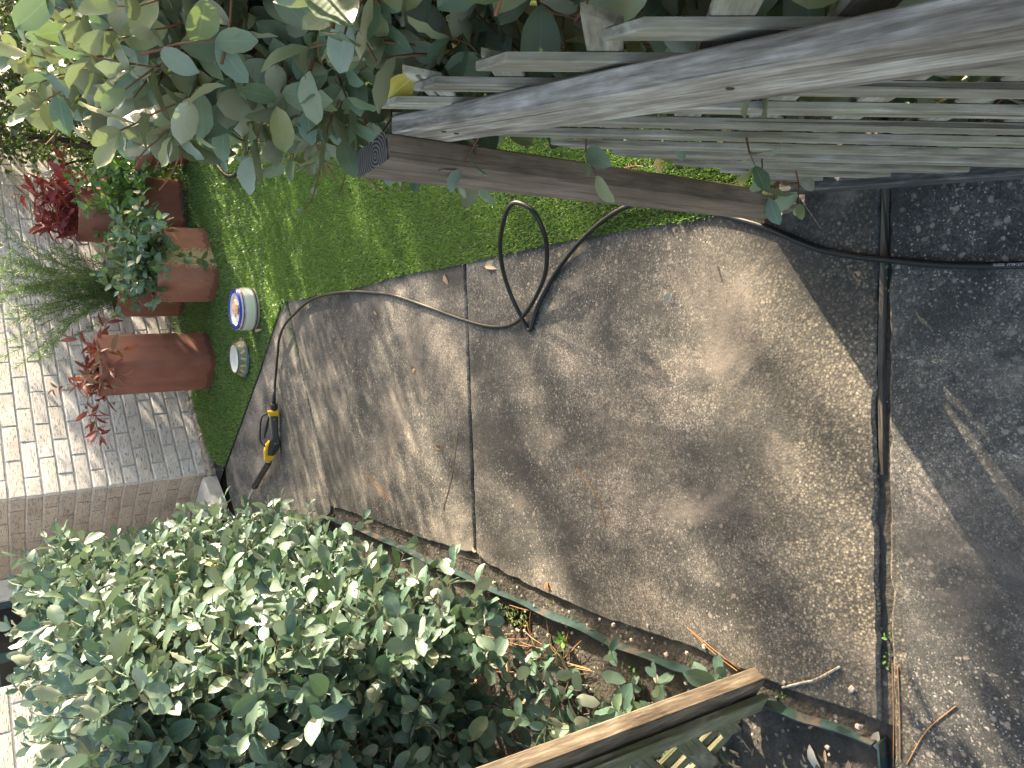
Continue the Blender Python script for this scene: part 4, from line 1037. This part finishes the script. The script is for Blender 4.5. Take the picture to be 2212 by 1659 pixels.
# ---- ivy covered boundary on the far right
def ivy(name, label, c, h, n, seed, zfac=1.0, leaf=.05, faces=None, gap=0.0):
    r = np.random.default_rng(seed); e = empty(name, (c[0],c[1],0)); tag(e, label, 'hedge', 'ivy along the far boundary')
    P, Nn = rbox_samples(c, h, faces or {'-x':.55,'-y':.2,'+z':.15,'+x':.1}, n, r, 6)
    P += Nn*(.12*lumps(P, 4, seed)+.08*lumps(P, 11, seed+1)-r.exponential(.14, n))[:, None]
    if gap > 0:
        keep = (lumps(P, 6, seed+5)+.6*lumps(P, 15, seed+6)) > gap-.6; P = P[keep]; Nn = Nn[keep]
    lp, ld, ln, ls, seg = twigs(P, unit(Nn*.5+np.array((0,0,.2))+r.normal(size=P.shape)*.6), r.uniform(.1,.32,len(P)), .036, leaf, r, spread=1.0, up=.3, rad=.0022)
    ok = lp[:,2] > .03; foliage('foliage', IVYT, lp[ok], ld[ok], ln[ok], ls[ok], M['leaf_ivy'], e, 0)
    for k_ in range(9):
        p = np.array((c[0]+r.uniform(-.6,.6)*h[0], c[1]+r.uniform(-.9,.9)*h[1], 0.0)); d = unit(np.array((r.normal()*.2,r.normal()*.2,1.0)))
        for j in range(7): q = p+d*h[2]*.28; seg.append((p,q,.016*(1-.1*j),.016*(1-.1*(j+1)))); p = q; d = unit(d+r.normal(size=3)*.25)
    tubes_fast('stems', seg, M['twig'], e)
ivy('ivy_hedge', 'dark ivy mass beside the end of the brick wall', (3.25,7.9,.85), (.75,1.2,.95), 2400, 41, leaf=.06)
ivy('ivy_hedge', 'ivy hedge right of the turf behind the round pot', (3.15,5.7,.62), (.55,1.15,.72), 1300, 42)
ivy('ivy_hedge', 'unseen ivy hedge added behind the near right silverthorn to shade turf', (3.1,3.7,.32), (.5,.95,.36), 420, 43)  # ivy carried on out of view, added to keep sun off the turf
bd = empty('boundary_rail', (2.42,7.55,0)); tag(bd, 'dark wooden rail leaning in the ivy near the wall end', 'rail')
board('post', (2.50,7.62,.50), (.55,.035,.03), .004, 'wood_black', bd, (-.04,-.2,1), (1,0,0))

# ================================================================== POTTED PLANTS
r2 = np.random.default_rng(51)
def potted(label, c, n, leaf, tpl, mat, r, lens, spacing, lean=(0,0,0), spread=.10, wide=.55, upw=1.0, tw='twig', maxobj=150, droop=0.0, up=.5, sp=.9, rad=.0022, curve=.15):
    e = empty('potted_plant', c); tag(e, label, 'plant', 'plants in the terracotta planters')
    b = np.array(c)+r.normal(size=(n,3))*np.array((spread,spread,.005)); d = unit(r.normal(size=(n,3))*wide+np.array((0,0,upw))+np.array(lean))
    d[:,2] = np.abs(d[:,2])*.9+.1
    lp, ld, ln, ls, seg = twigs(b, d, r.uniform(lens[0],lens[1],n), spacing, leaf, r, spread=sp, up=up, droop=droop, rad=rad, curve=curve)
    off_w = (lp-HC)@NW; ok = off_w > .03
    foliage('foliage', tpl, lp[ok], ld[ok], ln[ok], ls[ok], mat, e, maxobj); stem_objs(seg, M[tw], e); return e
potted('sprawling red and green leaved shrub in the tall brown planter', (.365,5.83,.70), 20, .105, LANCE, M['leaf_redgreen'], r2, (.20,.50), .032, (-.10,.0,0), .07, .55, .75, droop=.10, maxobj=160)
potted('crimson leaved shrub in the tall orange planter by the wall', (1.74,6.88,.63), 30, .145, LANCE, M['leaf_red'], r2, (.22,.48), .034, (0,0,0), .12, .5, .85, droop=.05, maxobj=200)
potted('glossy pale green bush spilling over the lichened planter', (1.06,5.64,.36), 115, .078, OVATE, M['leaf_glossy'], r2, (.16,.40), .028, (.02,-.10,0), .11, .65, .75, droop=.05, maxobj=250)
potted('bright green vine trailing over the squat dark planter', (1.70,6.34,.30), 78, .075, OVATE, M['leaf_vine'], r2, (.25,.62), .034, (.15,.05,0), .14, .7, .8, droop=.04, maxobj=200)
# feathery plant: stems with fine needles
def feathery():
    r = np.random.default_rng(61); c = np.array((1.02,6.50,.46)); e = empty('potted_plant', c); tag(e, 'feathery fine needled plant rising from the half hidden planter', 'plant', 'plants in the terracotta planters')
    P=[];D=[];N=[];S=[];G=[]
    for k in range(70):
        p = c+r.normal(size=3)*np.array((.09,.09,.0)); d = unit(np.array((r.normal()*.30-.02, r.normal()*.28-.12, 1.0))); L = r.uniform(.35,.98); n = int(L/.013)
        for i in range(n):
            q = p+d*.013; G.append((p,q,.0016,.0014))
            for _ in range(3):
                s_ = unit(np.cross(d, r.normal(size=3))); P.append(q); D.append(s_+d*.6); N.append(r.normal(size=3)); S.append(r.uniform(.030,.055))
            p = q; d = unit(d+r.normal(size=3)*.035+np.array((0,0,-.003)))
    foliage('needles', NEEDLE, np.array(P), np.array(D), np.array(N), np.array(S), M['leaf_needle'], e, 0); tubes_fast('stems', G, M['twig'], e)
feathery()

# ================================================================== SMALL PLANTS
def weed(loc, n, size, label, mat='weed', flat=.5, seed=0, name='weed', spread=.0, tpl=OVATE):
    r = np.random.default_rng(seed); e = empty(name, loc); tag(e, label, 'weed')
    a = r.uniform(0,6.283,n); D = np.stack([np.cos(a),np.sin(a),np.full(n,flat)*r.uniform(.3,1.6,n)],1); P = np.array(loc)+D*size*.25*r.random((n,1))+r.normal(size=(n,3))*np.array((spread,spread,.001))
    P[:,2] = np.abs(P[:,2]-loc[2])+loc[2]+.003
    foliage('leaves', tpl, P, D, np.tile((0,0,1.0),(n,1))+r.normal(size=(n,3))*.3, size*r.uniform(.5,1.1,n), M[mat], e, n if n <= 40 else 40, seed=seed)
W = [((-.836,1.865,.0),16,.030,'rosette weed in soil beside the middle of green edging',.5,.0),
     ((-.872,1.545,.0),14,.018,'small leafy weed on the soil side of green edging',.7,.014),
     ((-.705,2.27,-.02),18,.016,'tiny weeds at the path edge by the thin joint',.8,.035),
     ((-.742,1.98,-.02),18,.016,'scattered seedlings between edging and slab edge',.8,.04),
     ((-.765,1.33,-.02),16,.012,'seedlings beside the slab above left stile',.8,.03),
     ((-.795,1.08,-.02),18,.012,'seedlings at the slab edge beside left stile foot',.8,.025),
     ((.565,4.135,.0),30,.022,'bright weed tuft at the path joint under the hose',.8,.025),
     ((-.60,3.78,-.01),24,.016,'weeds at the path edge by the left hedge far end',.8,.05)]
for i, (p, n, s, l, f, sp_) in enumerate(W): weed(p, n, s, l, flat=f, seed=100+i, spread=sp_)
def strip_weeds(name, label, pts, n, size, mat, seed, jit=.006, obj_n=60):
    r = np.random.default_rng(seed); c = np.array(pts).mean(0); e = empty(name, c); tag(e, label, 'weed')
    q = spline(pts, 20); P = q[r.integers(0,len(q),n)]+r.normal(size=(n,3))*np.array((jit,jit,.0)); P[:,2] += r.uniform(.002,.016,n)
    a = r.uniform(0,6.283,n); D = np.stack([np.cos(a),np.sin(a),r.uniform(.1,.8,n)],1)
    foliage('leaves', OVATE, P, D, np.tile((0,0,1.0),(n,1))+r.normal(size=(n,3))*.35, size*r.uniform(.5,1.1,n), M[mat], e, obj_n, seed=seed)
strip_weeds('weed_row', 'row of seedlings growing along the oblique far joint', [(.56,4.10,-.004),(.42,4.052,-.004),(.27,4.0,-.004)], 60, .016, 'weed', 201)
strip_weeds('weed_row', 'few green seedlings further left in the oblique joint', [(.06,3.926,-.004),(-.06,3.885,-.004)], 14, .010, 'weed', 202)
strip_weeds('weed_row', 'tiny clover in the wide joint by the gate foot', [(.30,.728,-.02),(.25,.732,-.02),(.12,.746,-.02)], 12, .009, 'weed', 203, .003)
strip_weeds('weed_row', 'clover at the left end of the wide joint', [(-.58,.806,-.02),(-.66,.812,-.02)], 12, .011, 'weed', 204, .003)
strip_weeds('clover_patch', 'dark creeping clover along the foot of the squat planter', [(1.30,5.88,.02),(1.45,6.02,.02),(1.68,6.04,.02),(1.86,5.98,.02)], 220, .026, 'clover', 205, .016)
ms = MB(); rr = np.random.default_rng(8)
for k in range(60):
    p = np.array((-.79-.05*rr.random(), 2.05+.25*rr.random(), .0)); ms.add(*lump(p, np.array((.009,.009,.006))*rr.uniform(.5,1.3), rr))
tag(ms.build('moss', M['mossm'], None, True), 'mossy crumbs on the soil beside green edging', 'moss', kind='stuff')

# ================================================================== LITTER
def dry_leaf(loc, L, az, mat, label, tilt=.2, tpl=None, roll=0.0):
    tv, tf = (tpl or LANCE[2]); me = fast_mesh('fallen_leaf', tv*np.array((1,1,1.6)), tf, True); me.materials.append(M[mat])
    o = bpy.data.objects.new('fallen_leaf', me); COL.objects.link(o)
    D = np.array([[math.cos(az), math.sin(az), tilt]]); N = np.array([[math.sin(roll)*-math.sin(az), math.sin(roll)*math.cos(az), math.cos(roll)]]); X, Y, Z = ortho(D, N)
    mt = np.eye(4); mt[:3,0]=X[0]*L; mt[:3,1]=Y[0]*L; mt[:3,2]=Z[0]*L; mt[:3,3]=loc; o.matrix_world = Matrix(mt.tolist()); tag(o, label, 'leaf', 'fallen leaves on the path and soil')
def needle_tuft(pts_list, label):
    e = empty('pine_needles', pts_list[0][0]); tag(e, label, 'pine needles', 'fallen pine needles')
    for pts in pts_list:
        m = MB(); m.tube(spline(np.array(pts)-np.array(pts_list[0][0]), 5), .0011, 5); m.build('needle', M['needle'], e)
dry_leaf((.420,2.13,.004), .12, R(-92), 'tanleaf', 'long curled pale dry leaf beside the thin joint near hose loop', .06, roll=.3)
dry_leaf((.437,2.40,.004), .042, R(200), 'dryleaf', 'orange oval leaf at the turf edge', .05, ELAEA[0])
dry_leaf((.357,2.995,.003), .026, R(40), 'dryleaf', 'small tan leaf on far slab near hose', .1, ELAEA[1])
dry_leaf((.078,2.710,.003), .026, R(-30), 'dryleaf', 'small tan leaf in the middle of far slab', .1, ELAEA[2])
dry_leaf((-.225,2.575,.003), .062, R(-100), 'brownleaf', 'narrow brown leaf on far slab before the joint', .05)
dry_leaf((.233,3.043,.003), .018, R(80), 'brownleaf', 'tiny brown leaf on far slab', .1)
dry_leaf((.203,1.297,.004), .028, R(150), 'paleleaf', 'small folded white leaf near the sunlit patch', .3, ELAEA[2], .5)
dry_leaf((-.835,1.470,.006), .045, R(-140), 'paleleaf', 'single white oval leaf lying on the soil bed', .05, ELAEA[3])
dry_leaf((-.612,2.335,.004), .030, R(70), 'dryleaf', 'tan leaf at the left end of thin joint', .3, ELAEA[2])
dry_leaf((-.690,1.92,.0), .034, R(20), 'brownleaf', 'reddish leaf at slab edge above the edging', .3, ELAEA[2])
dry_leaf((-.880,1.005,-.002), .075, R(-165), 'paleleaf', 'large grey dry leaf on soil below left stile', .1, LANCE[0])
dry_leaf((-.93,.99,.0), .05, R(-120), 'dryleaf', 'curled tan leaf in the litter near bottom corner', .2, ELAEA[2])
dry_leaf((-.80,.842,-.008), .04, R(170), 'paleleaf', 'pale curled leaf where edging meets the wide joint', .3, ELAEA[2])
dry_leaf((-.70,.812,-.02), .03, R(140), 'paleleaf', 'pale leaf scrap inside the wide joint', .2, ELAEA[2])
dry_leaf((.455,4.60,.034), .06, R(-85), 'dryleaf', 'tan dry leaf on turf between the dog bowls and path', .1)
z_ = .0016
needle_tuft([[(-.355,3.278,z_),(-.41,3.14,z_),(-.472,3.012,z_)],[(-.355,3.278,z_),(-.425,3.14,z_),(-.478,3.03,z_)]], 'pair of tan pine needles on far slab by hedge')
needle_tuft([[(-.274,1.735,z_),(-.36,1.65,z_),(-.448,1.622,z_)]], 'single brown curved needle on the middle slab')
needle_tuft([[(-.168,2.401,z_),(-.33,2.47,z_),(-.474,2.56,z_)]], 'thin greenish stem lying before the thin joint')
needle_tuft([[(-.683,1.34,z_),(-.73,1.26,z_),(-.762,1.193,-.004)],[(-.685,1.335,z_),(-.725,1.25,z_),(-.755,1.185,-.004)]], 'pine needles at the slab edge above left stile')
needle_tuft([[(-.643,.797,-.004),(-.75,.803,-.004),(-.864,.813,-.004)]], 'long russet needle inside the wide joint')
needle_tuft([[(-.644,.783,z_),(-.74,.787,z_),(-.839,.794,z_)]], 'long russet needle along the near slab edge')
needle_tuft([[(-.693,.676,z_),(-.76,.735,z_),(-.844,.781,z_)]], 'slanting russet needle on the near slab')
rr = np.random.default_rng(77)
for k, (cx, cy, lab) in enumerate(((-.86,2.06,'nest of russet pine needles under the near end of left hedge'), (-.89,1.86,'russet needles in front of the upright sprig'), (-.93,2.25,'russet needles in the dark gap below left hedge'))):
    L = []
    for j in range(9):
        a = rr.uniform(0,6.28); c = np.array((cx,cy,.006))+rr.normal(size=3)*np.array((.05,.05,.0)); d = np.array((math.cos(a),math.sin(a),0))*rr.uniform(.04,.09); L.append([tuple(c-d), tuple(c+np.array((0,0,.006))), tuple(c+d)])
    needle_tuft(L, lab)
st_ = MB(); st_.tube(spline([(-.677,.911,.002),(-.72,.97,.006),(-.735,1.0,.004),(-.766,1.063,.0)], 6), .0028, 6); tag(st_.build('twig', M['wood_grey'], None, True), 'bleached bent twig at the slab edge beside edging', 'twig')
pbm = MB()
for k in range(140):
    p = np.array((rr.uniform(-1.25,-.70), rr.uniform(.85,2.3), .003)); pbm.add(*lump(p, np.array((.004,.004,.003))*rr.uniform(.4,1.4), rr))
tag(pbm.build('pebbles', M['pebble']), 'small stones and crumbs scattered over the soil bed', 'pebbles', kind='stuff')
lit = []
for k in range(90):
    lit.append((rr.uniform(-1.35,-.82), rr.uniform(.84,1.25) if k < 45 else rr.uniform(1.9,2.6)))
P = np.array([(x,y,.006) for x,y in lit]); a = rr.uniform(0,6.28,len(P)); D = np.stack([np.cos(a),np.sin(a),rr.normal(size=len(P))*.15],1)
le = empty('leaf_litter', (-1.05,1.1,0)); tag(le, 'brown leaf scraps littering the soil bed', 'leaf litter', kind='stuff')
foliage('scraps', LANCE, P, D, np.tile((0,0,1.0),(len(P),1))+rr.normal(size=P.shape)*.4, rr.uniform(.015,.045,len(P)), M['dryleaf'], le, 0)

# ================================================================== SHADE TREES (stand beyond the garden, towards the sun)
def tree(c, h, crowns, label, seed, leaf=.10):
    r = np.random.default_rng(seed); e = empty('tree', (c[0],c[1],-.1)); tag(e, label, 'tree', 'trees beyond the garden')
    m = MB(); c0 = np.array((0,0,0.0)); m.tube([c0, c0+[.03,.02,h*.35], c0+[.0,.08,h*.7], c0+[.05,0,h]], [.16,.13,.10,.05], 10)
    for cc, rad, n in crowns:
        q = np.array(cc)-np.array((c[0],c[1],-.1)); m.tube(spline([(0,.03,h*.45),(q*np.array((.5,.5,.8))),q], 5), [.05]*5+[.03]*5+[.015], 6)
    m.build('trunk', M['bark'], e, True)
    P=[];D=[];N=[];S=[];G=[]
    for cc, rad, n in crowns:
        v = unit(r.normal(size=(n,3)))*r.random((n,1))**.45*np.array(rad)
        P.append(np.array(cc)+v); D.append(r.normal(size=(n,3))); N.append(r.normal(size=(n,3))+np.array((0,0,.4))); S.append(leaf*r.uniform(.6,1.3,n))
    foliage('crown', ELAEA[:2], np.vstack(P), np.vstack(D), np.vstack(N), np.concatenate(S), M['leaf_ivy'], e, 0)
def sunplane(q, zeta, t):   # point seen from the garden in the sun's direction, t metres of ground distance away
    a = np.array((math.cos(SUN_AZ), math.sin(SUN_AZ))); b = np.array((-math.sin(SUN_AZ), math.cos(SUN_AZ))); xy = a*t+b*q
    return (xy[0], xy[1], zeta+t*math.tan(SUN_EL))
cr = []
for q, zt, rad, n in ((0.70,.14,.16,90),(0.52,.0,.14,60),(1.12,-.34,.15,30),(1.30,-.25,.24,85),(1.20,-.02,.18,60),(1.60,-.13,.22,100),(1.75,-.34,.36,190),(2.2,-.34,.25,120),(1.4,-.62,.30,100),(2.1,-.75,.5,200),(2.7,-.75,.4,130),(3.2,-1.05,.35,90)):
    cr.append((sunplane(q, zt, 12), (rad*.9,rad*.9,rad*.75), n))
b_ = sunplane(1.9,-.3,12); tree((b_[0]+.3,b_[1]+.1), 4.6, cr, 'tree beyond the garden whose crown dapples the path', 91)
